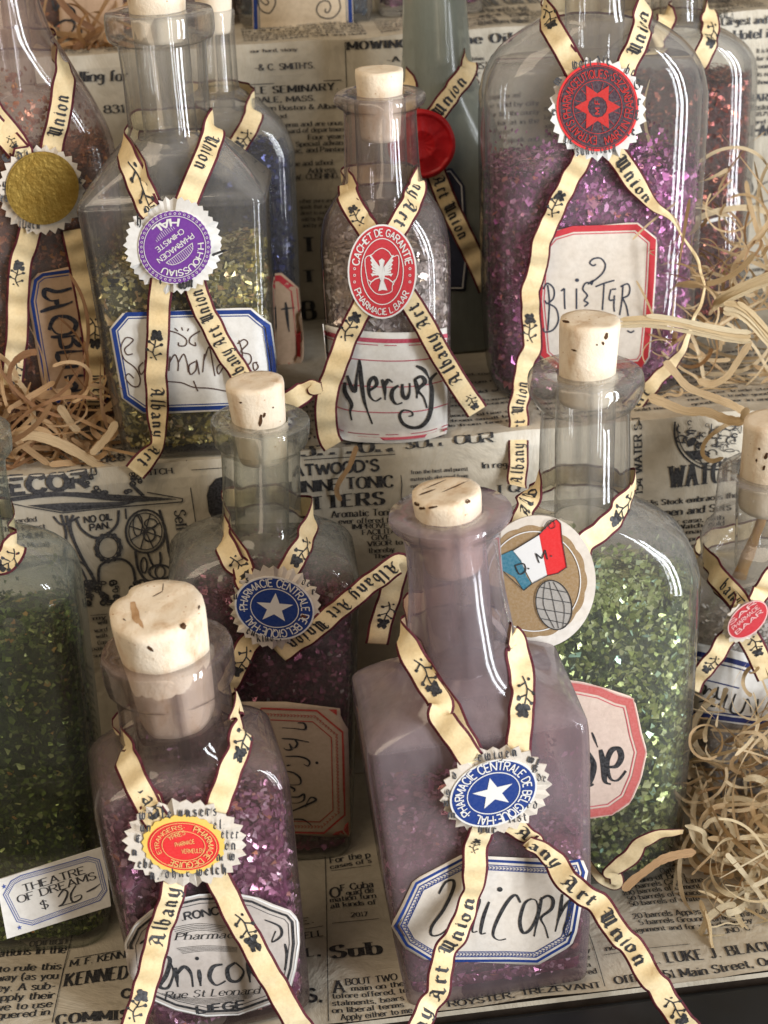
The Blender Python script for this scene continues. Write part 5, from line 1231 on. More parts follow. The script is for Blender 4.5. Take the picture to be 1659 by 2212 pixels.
ribbon(K_, ro(fC((585, 900), (550, 980), (490, 1080), (435, 1180), (405, 1280), (345, 1390)) + fF((330, 160), (325, 230), (295, 310), (275, 370), (280, 450), (285, 540), (290, 620), (285, 690), (255, 770), (240, 860), (225, 940), (205, 1040), (215, 1130), (205, 1240), (210, 1340), (205, 1440), (200, 1500)), [1.02, 1.05, 1.1, 1.2, 1.35, 1.6, 2.0, 2.4]), width=.0060,
       marks=[('*', fC((420, 1270))[0], fC((500, 1120))[0]), ('*', fF((280, 660))[0], fF((275, 480))[0]), ('Albany Art Union', fF((200, 1480))[0], fF((240, 890))[0])], seed=41, wave=.0008)
ribbon(K_, ro(fC((760, 880), (815, 950), (880, 1050), (940, 1130, .75), (1000, 1200, .5), (1080, 1250, .3), (1120, 1300, .15), (1165, 1380, .12)) + fF( (1240, 160, .18), (1275, 270, .16), (1290, 340, .14), (1275, 410, .18), (1235, 510, .2), (1200, 620, .25), (1150, 720, .4), (1080, 820, .7), (1000, 890, .8), (930, 960, .9), (860, 1050)), [1.02, 1.05, 1.1, 1.2, 1.3, 1.4]), marks=[('Union', fC((790, 910))[0], fC((980, 1170))[0]), ('Art', fF((860, 1040))[0], fF((960, 930))[0])], seed=42)
c = fC((668, 635))[0]
rosette(K_, c, 290*fC.k, 306*fC.k, 0, 28, .0009, WHITELABEL, [('wort die', *fC((520, 385))[0], 20, 88, -6), ('be', *fC((835, 410))[0], 17, 24, 20), ('m', *fC((430, 490))[0], 16, 20, -60), ('G', *fC((895, 510))[0], 18, 14, 0), ('r', *fC((910, 610))[0], 18, 12, 0), ('e', *fC((390, 670))[0], 16, 12, 0), ('E', *fC((890, 700))[0], 18, 16, 0), ('ce', *fC((850, 800))[0], 17, 22, -10), ('te', *fC((465, 840))[0], 17, 22, 10), ('sundfluth', *fC((545, 920))[0], 19, 92, -6)], 0, textmat=GREYINK)
c = fC((668, 622))[0]; a_, b_ = 238*fC.k, 258*fC.k; DK = mat_ink('dark_plum_print', (.045, .018, .028), .4)
o = disc(K_, ell(c[0], c[1], a_, b_, 0), c, SRED, .0014, .0003, 'round_seal'); disc(K_, ell(c[0], c[1], a_*.945, b_*.945, 0), c, DK, .00147, .00005, 'dark_ground', parent=o)
ink = Ink(); ink.stroke(ell(c[0], c[1], a_*.60, b_*.60, 0, 48), 1.2, closed=True); ink.stroke(ell(c[0], c[1], a_*.92, b_*.92, 0, 48), .8, closed=True)
ring_text(ink, 'EXTRAITS PHARMACEUTIQUES#SEMENZES#MARTIN FRARMERES#', 'sans', *c, a_*.70, b_*.70, 0, 88, 446, b_*.17, weight=1.5, track=1.4) if False else (ring_text(ink, 'EXTRAITS PHARMACEUTIQUES#', 'sans', *c, a_*.66, b_*.66, 0, 92, 292, b_*.18, weight=1.15), ring_text(ink, 'MARTIN FRARMEZES#', 'sans', *c, a_*.88, b_*.88, 0, 76, -66, b_*.18, weight=1.15, inward=True))
sp = star(c[0], c[1], a_*.56, 6, .55, 0, 1, b_/a_, 0)
for k_ in range(12):
    m_ = sp[k_]; n_ = sp[(k_+1) % 12]; f = .42
    ip_ = lambda p, k2: (c[0]+a_*.24*cos(radians(30*k2)), c[1]+b_*.24*sin(radians(30*k2)))
    ink.poly([m_, n_, ip_(0, k_+1), ip_(0, k_)])
    ink.stroke([(c[0]+a_*.34*cos(radians(30*k_+15)), c[1]+b_*.34*sin(radians(30*k_+15))), (c[0]+a_*.56*cos(radians(30*k_+15)), c[1]+b_*.56*sin(radians(30*k_+15)))], .8)
line_text(ink, 'M F', 'sans', (c[0]+4.5, c[1]+15), (c[0]+4.5, c[1]-15), 10, weight=1.4)
ink.build('scarlet_print', mat_ink('deep_scarlet_print', (.50, .025, .02), .45, .1), K_.pmapper(1.0, .0016), o)

H_ = Bottle('sloping-shouldered pink bottle with gold seal and sideways Goblin label, left edge', 128, .478, Z1, (-12, -110),
  [(None, 162, 112, 50), (700, 176, 118, 52), (450, 188, 124, 56), (330, 192, 126, 60), (285, 187, 124, 66), (230, 168, 118, 76), (170, 140, 112, 90), (120, 118, 104, 98), (85, 100, 98, 96), (50, 90, 90, 90), (0, 80, 80, 80), (-60, 77, 77, 77), (-75, 100, 100, 100), (-105, 102, 102, 102), (-110, 96, 96, 96)],
  G_PALEFROST, yaw=-8, bore=52)
H_.cork((-18, -170), 56, (-8, -60), 46, 51)
H_.contents(340, C_AMBER, F_AMBER, 6500, .0013, 52, slope=.002, extra=(900, 150, .0012))
lh = fD((188, 292), (245, 248), (430, 222), (530, 262), (620, 560), (690, 960), (650, 1030), (480, 1050), (335, 1048), (262, 992), (210, 700), (165, 430))
H_.label(lh, TANLABEL, [(9, 7, BLUE), (17, 2, BLUE)], name='octagonal_label')
ink = Ink(); brush(ink, fD([(425, 350), (340, 372), (272, 358), (262, 395), (300, 425), (350, 420)], [(238, 492), (300, 470), (380, 450), (430, 430)], [(330, 420), (345, 462)], [(290, 600), (320, 530), (395, 520), (450, 560), (420, 615), (340, 622), (300, 580)], [(300, 640), (360, 640), (455, 632)], [(350, 640), (370, 700), (420, 690), (430, 640)], [(430, 650), (470, 690), (480, 640)], [(330, 735), (400, 728), (490, 722)], [(335, 735), (352, 800)], [(370, 822), (440, 815), (510, 810)], [(380, 880), (450, 872), (520, 866)], [(395, 878), (450, 930), (420, 960), (480, 955), (540, 950)]), 8)
H_.write(ink, mat_ink('blue_black_ink2', (.015, .018, .035)), 'hand_lettering')
loop(H_, ro(fA((130, 900), (50, 830), (-60, 720), (-110, 600), (-110, 480)), [1.02, .9, .6, .3, .06]), ro(fA((325, 300), (375, 400), (378, 520), (355, 670), (325, 800), (305, 900)), [.06, .3, .55, .8, 1.02]), 108, seed=50, marks=[('Union', fA((325, 820))[0], fA((382, 560))[0]), ('*', fA((30, 810))[0], fA((100, 880))[0])])
ribbon(H_, ro(fD((180, 0), (160, 90), (120, 220), (108, 380), (105, 520), (100, 650), (85, 780), (72, 900), (60, 1000)), [1.02, 1.06, 1.1]), marks=[('*', fD((120, 350))[0], fD((125, 180))[0]), ('*', fD((85, 780))[0], fD((70, 930))[0])], seed=51, wave=.0006)
ribbon(H_, ro(fD((430, 10), (455, 130), (490, 290), (520, 450), (548, 620), (560, 780), (565, 920), (560, 1080)), [1.02, 1.06, 1.1]), marks=[('*', fD((530, 540))[0], fD((545, 720))[0]), ('Albany', fD((565, 1090))[0], fD((560, 870))[0])], seed=52)
c = fA((245, 1130))[0]; rosette(H_, c, 268*fA.k, 270*fA.k, 0, 30, .0009, ROSETTEP, [('E', *fA((30, 960))[0], 16, 18, -50), ('g', *fA((5, 1110))[0], 16, 12, 0), ('ee', *fA((-10, 1200))[0], 16, 20, 0), ('zu', *fA((410, 1230))[0], 16, 22, -50), ('e', *fA((480, 1085))[0], 18, 12, 0), ('iligen', *fA((110, 1365))[0], 18, 48, 3), ('di', *fA((100, 935))[0], 15, 30, -15)], 0)
c = fA((252, 1118))[0]; r_ = 217*fA.k
o = disc(H_, ell(c[0], c[1], r_, r_*1.0, 0), c, GOLD, .0016, .0005, 'gold_foil_seal')
ink = Ink(); ink.stroke(ell(c[0], c[1], r_*.93, r_*.93), 1.2, closed=True); ink.stroke(ell(c[0], c[1], r_*.55, r_*.55), 1, closed=True)
ring_text(ink, 'HOMOEOPATHIC PHARMACY', 'sans', *c, r_*.66, r_*.66, 0, 150, 400, 10, weight=1) if False else None
rnd = random.Random(9)
for k_ in range(40):
    a1_ = rnd.uniform(0, 6.28); rr_ = r_*rnd.choice((.25, .42, .72, .8)); ink.stroke([(c[0]+rr_*cos(a1_), c[1]+rr_*sin(a1_)), (c[0]+(rr_+5)*cos(a1_+.1), c[1]+(rr_+5)*sin(a1_+.1))], 1.2)
ink.build('embossing', GOLD, H_.pmapper(1.0, .00185), o)

# ---- second rank on the middle step
L_ = Bottle('slim clear bottle of midnight blue glitter between the Salamander and Mercury bottles', 508, .522, Z1, (462, 20),
  [(None, 138, 90, 40), (600, 146, 92, 42), (360, 152, 94, 44), (310, 150, 92, 46), (270, 132, 88, 52), (240, 104, 80, 60), (215, 76, 66, 60), (200, 58, 58, 58), (192, 46, 46, 46), (183, 44, 44, 44), (178, 43, 43, 43), (60, 42, 42, 42), (30, 44, 44, 44), (20, 42, 42, 42)], G_CLEAN, yaw=0, bore=34)
L_.contents(325, C_BLUE, F_BLUE, 4500, .0013, 61)
ll = fE((-60, 300), (180, 288), (288, 385), (328, 790), (322, 870), (228, 946), (40, 930))
L_.label(ll, TANLABEL, [(11, 13, RED)], name='red_bordered_label'); ink = Ink(); brush(ink, fE([(175, 525), (220, 518), (262, 515)], [(205, 478), (215, 580), (226, 672)]), 4); L_.write(ink, BLACK, 'hand_lettering')
loop(L_, ro(fA((1180, 900), (1150, 760), (1160, 640)), [1.0, .5, .1]), ro(fA((1490, 600), (1510, 680), (1460, 780), (1400, 880), (1330, 980)), [.1, .4, .8, 1.0, 1.02]), 215, seed=60, marks=[('*', fA((1470, 760))[0], fA((1390, 900))[0])])
L_.cork((460, -30), 42, (464, 70), 34, 62)
# looped ribbon end beside the front cork
ribbon(L_, ro(fE((200, 1135), (260, 1100), (330, 1070), (350, 1030, .8), (375, 1010, .5), (400, 1040, .8), (450, 1075, .2)), [3.6, 3.6, 3.6]), seed=63, width=.006, marks=[('*', fE((370, 1060))[0], fE((440, 1075))[0])]) if False else None

M_ = Bottle('long-necked frosted sea-green bottle with a round red wax seal, half hidden behind the Mercury bottle', 968, .518, Z1, (932, -160),
  [(None, 128, 96, 60), (650, 134, 98, 62), (420, 138, 100, 66), (330, 134, 98, 72), (270, 120, 94, 80), (220, 102, 90, 84), (170, 84, 82, 82), (120, 75, 75, 75), (40, 71, 71, 71), (-100, 66, 66, 66), (-120, 80, 80, 80), (-155, 82, 82, 82), (-160, 78, 78, 78)], G_FROST, yaw=0, bore=50)
M_.contents(292, C_BLUE, F_BLUE, 2200, .0013, 65)
M_.cork((930, -200), 54, (933, -90), 44, 66)
lm = fB((1230, 1100), (1290, 1095), (1375, 1205), (1385, 1400), (1400, 1700), (1380, 1900), (1160, 1900))
M_.label(lm, mat_paper('navy_label_paper', (.03, .035, .06), (.05, .055, .09)), [(7, 2.4, WHITEP)], name='dark_label')
loop(M_, ro(fB((1020, 800), (1000, 600), (1010, 480)), [1.0, .5, .08]), ro(fB((1385, 380), (1395, 460), (1330, 560), (1250, 660), (1180, 760)), [.08, .4, .7, .95, 1.02]), 190, seed=67, marks=[('Union', fB((1170, 750))[0], fB((1360, 500))[0])])
ribbon(M_, ro(fB((1180, 1100), (1240, 1270), (1310, 1420)) + fE((1360, 30), (1420, 150), (1480, 280), (1530, 400)), [1.02, 1.05, 1.1]), marks=[('Art Union', fB((1185, 1150))[0], fE((1375, 60))[0])], seed=68)
c = fB((1095, 943))[0]; o = disc(M_, ell(c[0], c[1], 222*fB.k, 228*fB.k, 0, 64, lambda i: 1+.01*sin(i*.7)), c, WAXRED, .002, .0012, 'wax_seal'); o.modifiers.new('soft', 'BEVEL').width = .0004
vs = []; fs = []; R_ = (.99, .93, .88, .84, .80, .45, .40, .36, 0); Zz = (.0020, .0026, .0027, .0022, .0021, .0021, .0024, .0021, .0021)
for q_, z_ in zip(R_, Zz):
    for i in range(48): a_ = 2*pi*i/48; vs.append(M_.plane(c[0]+222*fB.k*q_*cos(a_)*(1+.008*sin(i*.7)), c[1]+228*fB.k*q_*sin(a_), 1.0, z_+.00012*sin(i*1.9+q_*20)*(q_ > .3)))
for j in range(8):
    for i in range(48): k_ = (i+1) % 48; fs.append((j*48+i, j*48+48+i, j*48+48+k_, j*48+k_))
mesh_obj('seal_relief', vs, fs, WAXRED, o, smooth=True)

N_ = Bottle('clear flask of dark red glitter half hidden behind the big purple flask', 1452, .523, Z1, (1470, -200),
  [(None, 146, 92, 60), (700, 152, 94, 62), (350, 160, 96, 66), (200, 166, 98, 70), (140, 164, 98, 72), (105, 148, 94, 74), (80, 120, 88, 76), (62, 88, 76, 70), (45, 66, 66, 64), (30, 60, 60, 60), (-100, 60, 60, 60), (-130, 74, 74, 74), (-190, 76, 76, 76), (-200, 70, 70, 70)], G_CLEAN, yaw=2, bore=42)
N_.contents(172, C_RED, F_RED, 6500, .0013, 71)
N_.cork((1470, -240), 48, (1470, -110), 38, 72)
loop(N_, ro(fC((1000, 250), (1060, 130), (1080, 60)), [1.0, .5, .08]), ro(fC((1290, 40), (1325, 120), (1325, 200), (1295, 290), (1250, 380)), [.08, .4, .75, 1.0, 1.02]), 55, seed=70, marks=[('*', fC((1325, 130))[0], fC((1290, 290))[0])])

# ---- upper step
def boxy(label, u, y, topv, hw, glass, corem, fl, fillv, seed, hd=70):
    b = Bottle(label, u, y, Z2, (u-4, topv), [(None, hw, hd, 26), (40, hw*1.02, hd, 26), (-150, hw*1.05, hd, 28), (topv+170, hw*1.08, hd, 30), (topv+130, hw*.8, hd*.9, 40), (topv+100, 48, 48, 46), (topv+60, 44, 44, 44), (topv+30, 44, 44, 44), (topv+22, 56, 56, 56), (topv+4, 57, 57, 57), (topv, 54, 54, 54)], glass, bore=34)
    b.contents(fillv, corem, fl, 1800, .0013, seed); b.cork((u-4, topv-40), 42, (u-4, topv+60), 33, seed+1); return b
O_ = boxy('square bottle of blue-grey glitter with cream blue-edged label, standing on the upper step', 655, .588, -420, 142, G_DUSTY, C_TEAL, F_TEAL, -240, 81)
lo = [(541, -150), (756, -150), (764, 71), (547, 76)]
O_.label(lo, mat_paper('cream_label_paper', (.66, .54, .38), (.74, .62, .46)), [(6, 9, BLUE), (14, 2, mat_ink('grey_rule', (.16, .18, .2)))], name='square_label')
ink = Ink()
brush(ink, [fB((20, -30), (30, 40), (60, 75), (105, 80), (140, 20), (130, -30))[0:6], fB((40, 0), (75, 30), (95, 15), (80, -10)), fB((555, -10), (562, 60), (510, 115), (440, 110), (408, 65), (430, 15), (480, 5), (500, 40), (485, 78), (465, 75), (468, 55))], 2.4, taper=False)
brush(ink, [[(590, -60), (620, -90), (660, -60), (700, -100)]], 3); O_.write(ink, GREYINK, 'pen_scrolls')
Q_ = boxy('bottle of bright violet glitter on the upper step, behind the frosted green neck', 925, .592, -400, 112, G_DUSTY, C_PURP, F_LILAC, -200, 83)
lq = [(838, -150), (1000, -150), (1000, -30), (905, 20), (872, 0), (838, -30)]
Q_.label(lq, LABEL, [(6, 8, SRED)], name='red_edged_label')
P_ = boxy('bottle behind the straw on the upper step with tan pen-scrolled label', 190, .590, -400, 120, G_PALEFROST, C_AMBER, F_AMBER, -200, 85)
lp = [(122, -120), (262, -120), (268, 78), (130, 84)]
P_.label(lp, TANLABEL, [], name='tan_label')
ink = Ink(); brush(ink, [fA((310, 0), (330, 60), (360, 10), (400, 30), (440, 60), (450, 110), (420, 110)), fA((320, 160), (380, 120), (440, 130), (430, 180), (380, 200)), fA((325, 190), (400, 215), (470, 215), (480, 170), (450, 160)), fA((500, 215), (560, 200), (545, 165)), fA((360, 320), (390, 260), (430, 280))], 5); P_.write(ink, BLACK, 'hand_lettering')
S_ = boxy('pale frosted bottle on the upper step behind the Salamander neck', 430, .60, -380, 92, G_PALEFROST, C_SILV, F_SILV, -180, 87)

# what the photograph shows inside or on single bottles
def rod(b, p0, p1, r0, r1, off, mat, name):
    a, c = b.plane(*p0, off), b.plane(*p1, off); k = depth(a)/FOC; d = (c-a).normalized(); ex = d.cross(b.ey).normalized(); ey = d.cross(ex); vs = []; fs = []
    for j in range(7):
        q = a.lerp(c, j/6); r = (r0+(r1-r0)*j/6)*k*(1+.12*sin(j*2.1))
        for i in range(10): an = .628*i; vs.append(q+ex*(r*cos(an))+ey*(r*.6*sin(an)))
    for j in range(6):
        for i in range(10): fs.append((j*10+i, j*10+(i+1) % 10, j*10+10+(i+1) % 10, j*10+10+i))
    fs += [tuple(range(9, -1, -1)), tuple(range(60, 70))]
    return mesh_obj(name, vs, fs, mat, b.root, smooth=True)
rod(G_, fI((1640, 320))[0], fI((1490, 700))[0], 9, 17, .1, mat_plain('orange_peel', (.46, .27, .10), .8, .2, 0, 500, .5, .0006, (.34, .18, .07)), 'orange_stick')
rod(C_, fH((425, 830))[0], fH((460, 905))[0], 4, 6, 1.12, LEAF, 'twig'); rod(C_, fH((430, 935))[0], fH((470, 950))[0], 9, 5, 1.12, LEAF, 'twig')
bp = fG((95, 1100))[0]; bm = E_.mapper(.0002); vs = [bm(*bp, 0)+Vector((0, -.0008, 0))]+[bm(*p, 0) for p in ell(bp[0], bp[1], 27, 17, 25, 24)]
mesh_obj('glass_bubble', vs, [(0, 1+(i+1) % 24, 1+i) for i in range(24)], G_DUSTY, E_.root, smooth=True)
# ------------------------------------------------------------------ newspaper print
NINK = {}
def ni(face):
    return NINK.setdefault(face, (Ink(), Ink()))
def news(face, txt, p0, p1, h, style='serif', weight=None, up=None, tone=0, slant=0, track=1.6):
    """p0,p1 = picture points of the baseline ends, h = capital height in picture px"""
    a, b = px_stair(*p0, face), px_stair(*p1, face)
    if up is None:
        c = px_stair(p0[0], p0[1]-h, face); hh = abs(c[1]-a[1]); u = (0, 1)
    else:
        c = px_stair(p0[0]+h*up, p0[1], face); hh = hypot(c[0]-a[0], c[1]-a[1]); u = (up, 0)
    line_text(ni(face)[tone], txt, style, a, b, hh, weight=weight, up=u, slant=slant, track=track)
def nline(face, pts, w, tone=0, smooth=False):
    q = [px_stair(*p[:2], face) for p in pts]
    a, b = px_stair(pts[0][0], pts[0][1], face), px_stair(pts[0][0]+w, pts[0][1], face)
    ww = hypot(a[0]-b[0], a[1]-b[1])
    if smooth: q = catmull(q, 5)
    ni(face)[tone].stroke(q, ww)
def npoly(face, pts, tone=1):
    q = [px_stair(*p, face) for p in pts]; c = (sum(p[0] for p in q)/len(q), sum(p[1] for p in q)/len(q))
    ni(face)[tone].fan(c, q)
def T(face, fr, txt, x0, y0, x1, y1, h, style='serif', **k):
    news(face, txt, fr((x0, y0))[0], fr((x1, y1))[0], h*fr.k, style, **k)
# riser 1, left: sewing-machine advertisement
T('r1', fG, 'SECOR', -45, 245, 575, 188, 98, 'sans', weight=2.6, tone=1)
T('r1', fG, 'STITCH.', 900, 116, 1142, 96, 36)
for a in (('Awarded', 48, 428, 240, 412, 32), ('The Highest', 5, 480, 300, 458, 32), ('PREMIUM', 58, 533, 280, 516, 36), ('( & a Medal)', 60, 586, 325, 572, 32)): T('r1', fG, *a, tone=1)
T('r1', fG, 'NO OIL', 555, 420, 735, 400, 42, 'sans', weight=2.2); T('r1', fG, 'PAN.', 592, 470, 722, 455, 42, 'sans', weight=2.2)
T('r1', fG, 'Self-Setting', 1138, 345, 1180, 770, 72, 'serif', up=1, tone=1)
nline('r1', fG((1220, 35), (1250, 230), (1290, 505)), 2); nline('r1', fG((1250, 75), (1480, 62)), 1.6)
npoly('r1', fG((1350, 240), (1365, 180), (1410, 130), (1470, 115), (1600, 200), (1600, 380), (1450, 440), (1400, 420), (1362, 350)), 0)
g = lambda *p, w=4.5, t=1, s=True: nline('r1', fG(*p), w, t, s)
for k_ in range(9): g((20+k_*8, 262+k_*2), (430, 222+k_*3), (800, 240+k_*5), (1150-k_*25, 268+k_*2), w=1.6)
g((0, 250), (420, 213), w=2.5, s=False); g((0, 276), (180, 318), (410, 356), w=2.5, s=False); g((410, 356), (800, 318), (1190, 284), w=3.2, s=False); g((960, 222), (1192, 262), (1190, 284), w=2.6, s=False)
npoly('r1', fG((180, 308), (430, 290), (900, 285), (800, 312), (420, 348)), 1)
g((400, 368), (432, 480), (428, 560), (420, 640), w=6); g((435, 372), (470, 500), (560, 690), (632, 825), w=7); g((480, 368), (460, 430), (482, 520), (530, 640), (605, 760), w=6); g((350, 380), (410, 430), (520, 380), w=5)
g((498, 390), (535, 460), (620, 512), (700, 492), (765, 430), (775, 340), w=6); g((820, 330), (825, 400), w=4)
def nel(cx_, cy_, a, b, w, t=1, n=26):
    nline('r1', fG(*[(cx_+a*cos(2*pi*i/n), cy_+b*sin(2*pi*i/n)) for i in range(n+1)]), w, t)
nel(950, 480, 128, 138, 5); nel(950, 480, 108, 118, 2.4); nel(975, 500, 38, 44, 4); nel(900, 440, 30, 70, 3); nel(985, 430, 40, 30, 3)
for k_ in range(8): g((950, 480), (950+112*cos(k_*.785+.3), 480+122*sin(k_*.785+.3)), w=3, s=False)
nel(708, 580, 80, 88, 6); nel(708, 580, 62, 70, 2.5)
for k_ in range(12): nel(708+80*cos(k_*.524), 580+88*sin(k_*.524), 10, 12, 4, n=8)
g((645, 820), (650, 710), (715, 668), (800, 660), (865, 715), (885, 820), w=6); g((885, 600), (890, 660), (905, 730), (960, 800), (1040, 790), w=6)
g((1040, 340), (1080, 480), (1110, 640), (1160, 740), w=6); g((960, 610), (1000, 700), (1045, 690), (1045, 610), w=5); nel(1045, 742, 72, 46, 5); nel(1045, 742, 32, 40, 4); nel(940, 700, 20, 50, 4)
g((500, 660), (560, 700), (620, 800), (590, 860), (540, 800), w=5); g((420, 640), (500, 680), (560, 780), (600, 930), w=5)
rnd = random.Random(4)
for k_ in range(46):
    x, y = rnd.uniform(560, 940), rnd.uniform(800, 960); nel(x, y, rnd.uniform(8, 24), rnd.uniform(6, 16), rnd.uniform(2, 5), 1 if k_ % 3 else 0, 9)
for k_ in range(34):
    a_ = rnd.uniform(0, 6.28); x, y = 740+150*cos(a_)*rnd.uniform(.85, 1.2), 150+80*sin(a_)*rnd.uniform(.9, 1.25)
    if y > 90: nel(x, y, rnd.uniform(8, 20), rnd.uniform(6, 16), rnd.uniform(2, 4), k_ % 2, 9)
for k_ in range(10): nel(860+k_*8, 170+k_*8, 9, 9, 2.6, 1, 9)
for a in (('my', 612, 1060, 690, 1052), ('will', 640, 1090, 700, 1083), ('ward', 618, 1140, 700, 1132), ('with', 630, 1178, 700, 1170), ('Com', 640, 1220, 700, 1212), ('paid', 600, 1255, 690, 1248), ('sum', 612, 1300, 690, 1292)): T('r1', fG, *a, 26, tone=1)
g((590, 1028), (700, 1022), w=1.5, s=False)
# riser 1, middle
T('r1', fE, 'BITTON', 320, 1482, 905, 1446, 66, 'fat'); nline('r1', fE((325, 1506), (920, 1466)), 2); T('r1', fE, "ATWOOD'S", 260, 1614, 812, 1570, 70, 'sans', weight=2)
T('r1', fE, 'SUIT OUR', 985, 1430, 1560, 1388, 52)
nline('r1', fE((938, 1400), (962, 1659)) + fH((1022, 210), (1030, 420)), 1.8)
T('r1', fH, 'QUININE TONIC', 300, 212, 972, 165, 68, weight=2.3); T('r1', fH, 'BITTERS', 360, 318, 932, 270, 76, 'fat')
for a in (('Aromatic Tonic', 612, 356, 985, 336, 40), ('ever offered to the', 655, 392, 1060, 376, 30), ('IMPROVE the', 735, 422, 1040, 408, 28), ('FACILITATE', 795, 454, 1050, 440, 28), ('GIVE', 850, 484, 960, 478, 28), ('VIGOR to', 825, 520, 1030, 510, 28), ('thereby', 830, 560, 982, 552, 30), ('There is', 860, 592, 1040, 584, 26)): T('r1', fH, *a)
T('r1', fH, 'In regard', 1506, 64, 1740, 50, 36); T('r1', fI, 'I Q', 92, 206, 215, 192, 50)
for k_, w_ in enumerate(('from the best and purest', 'materials obtained from', 'nature and is offered to')): T('r1', fH, w_, 1080, 90+k_*40, 1420, 76+k_*40, 22, tone=1)
# riser 1, right: watches
T('r1', fF, 'NO. 154 WATER ST', 928, 1659, 920, 1085, 44, 'serif', up=-1, weight=2.2)
T('r1', fI, 'WATCHES', 1086, 168, 1600, 120, 118, 'fat', weight=3.4)
for a in (('His Stock embraces the', 950, 277, 1480, 232, 32), ('men and Sets', 1042, 336, 1440, 304, 42), ('or case, with', 1095, 382, 1400, 360, 26), ('Watch, gold', 1130, 412, 1400, 392, 26), ('max. of', 1180, 440, 1380, 426, 24), ('prices', 1200, 480, 1330, 470, 24), ('every', 1210, 520, 1330, 510, 24)): T('r1', fI, *a, weight=2.3)
def wel(cx_, cy_, a, b, w, t=1, n=30, a0=0, a1=360):
    nline('r1', fF(*[(cx_+a*cos(radians(a0+(a1-a0)*i/n)), cy_+b*sin(radians(a0+(a1-a0)*i/n))) for i in range(n+1)]), w, t)
wel(1345, 1165, 235, 232, 4, 0, a0=12, a1=192); wel(1345, 1165, 215, 212, 2, 0, a0=10, a1=190)
for k_ in range(70):
    x, y = rnd.uniform(1140, 1560), rnd.uniform(1110, 1370)
    if hypot(x-1345, y-1165) < 200: wel(x, y, rnd.uniform(6, 34), rnd.uniform(6, 26), rnd.uniform(1.2, 3.6), k_ % 2, 12, rnd.uniform(0, 200), rnd.uniform(240, 400))
npoly('r1', fF((1180, 1230), (1215, 1205), (1240, 1210), (1225, 1250), (1190, 1265)), 0); npoly('r1', fF((1175, 1290), (1260, 1280), (1280, 1330), (1220, 1340)), 0)
# riser 2
T('r2', fA, 'Calling for', 375, 488, 760, 474, 62, weight=2.4, slant=.12); T('r2', fA, '1 831', 560, 672, 742, 664, 46)
T('r2', fB, 'our hard, stony', -20, 342, 280, 328, 22, tone=1); T('r2', fB, 'MOWING', 615, 325, 1010, 304, 52, 'fat'); T('r2', fB, 'Machine', 1020, 303, 1340, 286, 52, 'fat'); T('r2', fB, 'ne Oil', 1375, 285, 1690, 268, 60, 'fat', weight=2.6)
T('r2', fB, '-A', 865, 405, 948, 398, 34); T('r2', fB, "-& C. SMITH'S.", 5, 458, 395, 440, 40, tone=1); nline('r2', fB((-40, 552), (570, 520)), 1.6); nline('r2', fB((594, 275), (604, 560), (612, 800)), 1.6)
T('r2', fB, 'FEMALE SEMINARY.', -220, 624, 555, 582, 46, 'fat', weight=2.4)
for a in (('DALE, MASS.', 5, 670, 400, 654, 36), ('between Boston & Albany', -60, 724, 582, 704, 32), ('and railroad', -50, 775, 210, 766, 26), ('term and are unus-', 190, 826, 598, 812, 30), ('board of department', 190, 868, 600, 852, 30), ('Four years', 355, 910, 600, 898, 32), ('Special advan-', 275, 955, 602, 940, 32), ('Music, and Painting', 190, 1000, 604, 984, 32),
   ('Home and school.', 200, 1085, 524, 1072, 32), ('Address', 355, 1128, 530, 1118, 32), ('W. CUSHING.', 265, 1172, 556, 1158, 34), ('other pure and fine', 298, 1322, 590, 1310, 26), ('goods that are made', 300, 1362, 580, 1350, 26), ('direct to each home', 306, 1402, 560, 1390, 26), ('sold by the makers', 310, 1442, 560, 1430, 26), ('and by all dealers', 318, 1482, 560, 1472, 26)): T('r2', fB, *a, tone=1)
for w_, y_, h_ in (('T', 148, 92), ('T', 345, 74), ('B', 590, 120)): T('r2', fE, w_, 325, y_, 412, y_-4, h_, 'fat')
for a in (('by stations', 1375, 395, 1500, 388, 26), ('ERST', 1420, 450, 1530, 440, 40), ('or', 1415, 500, 1475, 496, 40)): T('r2', fB, *a)
for a in (('The Largest and Best', 1290, 150, 1760, 126, 44), ('Hotel in', 1458, 226, 1690, 212, 52)): T('r2', fC, *a, weight=2.3)
for k_, w_ in enumerate(('It is known far and wide', 'for its neat and airy', 'rooms, its table and', 'its ease, and the care', 'shown to every guest.')): T('r2', fC, w_, 1590, 305+k_*46, 1900, 292+k_*46, 26, tone=1)
T('r2', fC, 'HARRIS', 1540, 590, 1760, 580, 42, 'fat'); T('r2', fC, 'Boston, Mass.', 1560, 640, 1800, 630, 34); T('r2', fC, 'EAGLE', 1565, 790, 1780, 780, 62, 'fat', tone=1)
for k_, w_ in enumerate(('1879, to the', 'and first rate', 'with all that is')): T('r2', fC, w_, 1580, 675+k_*45, 1830, 664+k_*45, 24, tone=1)
nline('r2', fC((1480, 1130), (1500, 1050), (1550, 1040), (1570, 1100), (1530, 1130), (1520, 1090)), 2, 1, True); nline('r2', fC((1570, 1150), (1620, 1070), (1700, 1040)), 2, 1, True); nline('r2', fC((1480, 1200), (1580, 1180), (1659, 1160)), 1.6, 1, True)
for k_ in range(12): T('r2', fF, ('mailed free to all', 'who send for the', 'new catalogue of', 'fine goods, and')[k_ % 4], 1480, 200+k_*46, 1780, 188+k_*46, 24, tone=1)
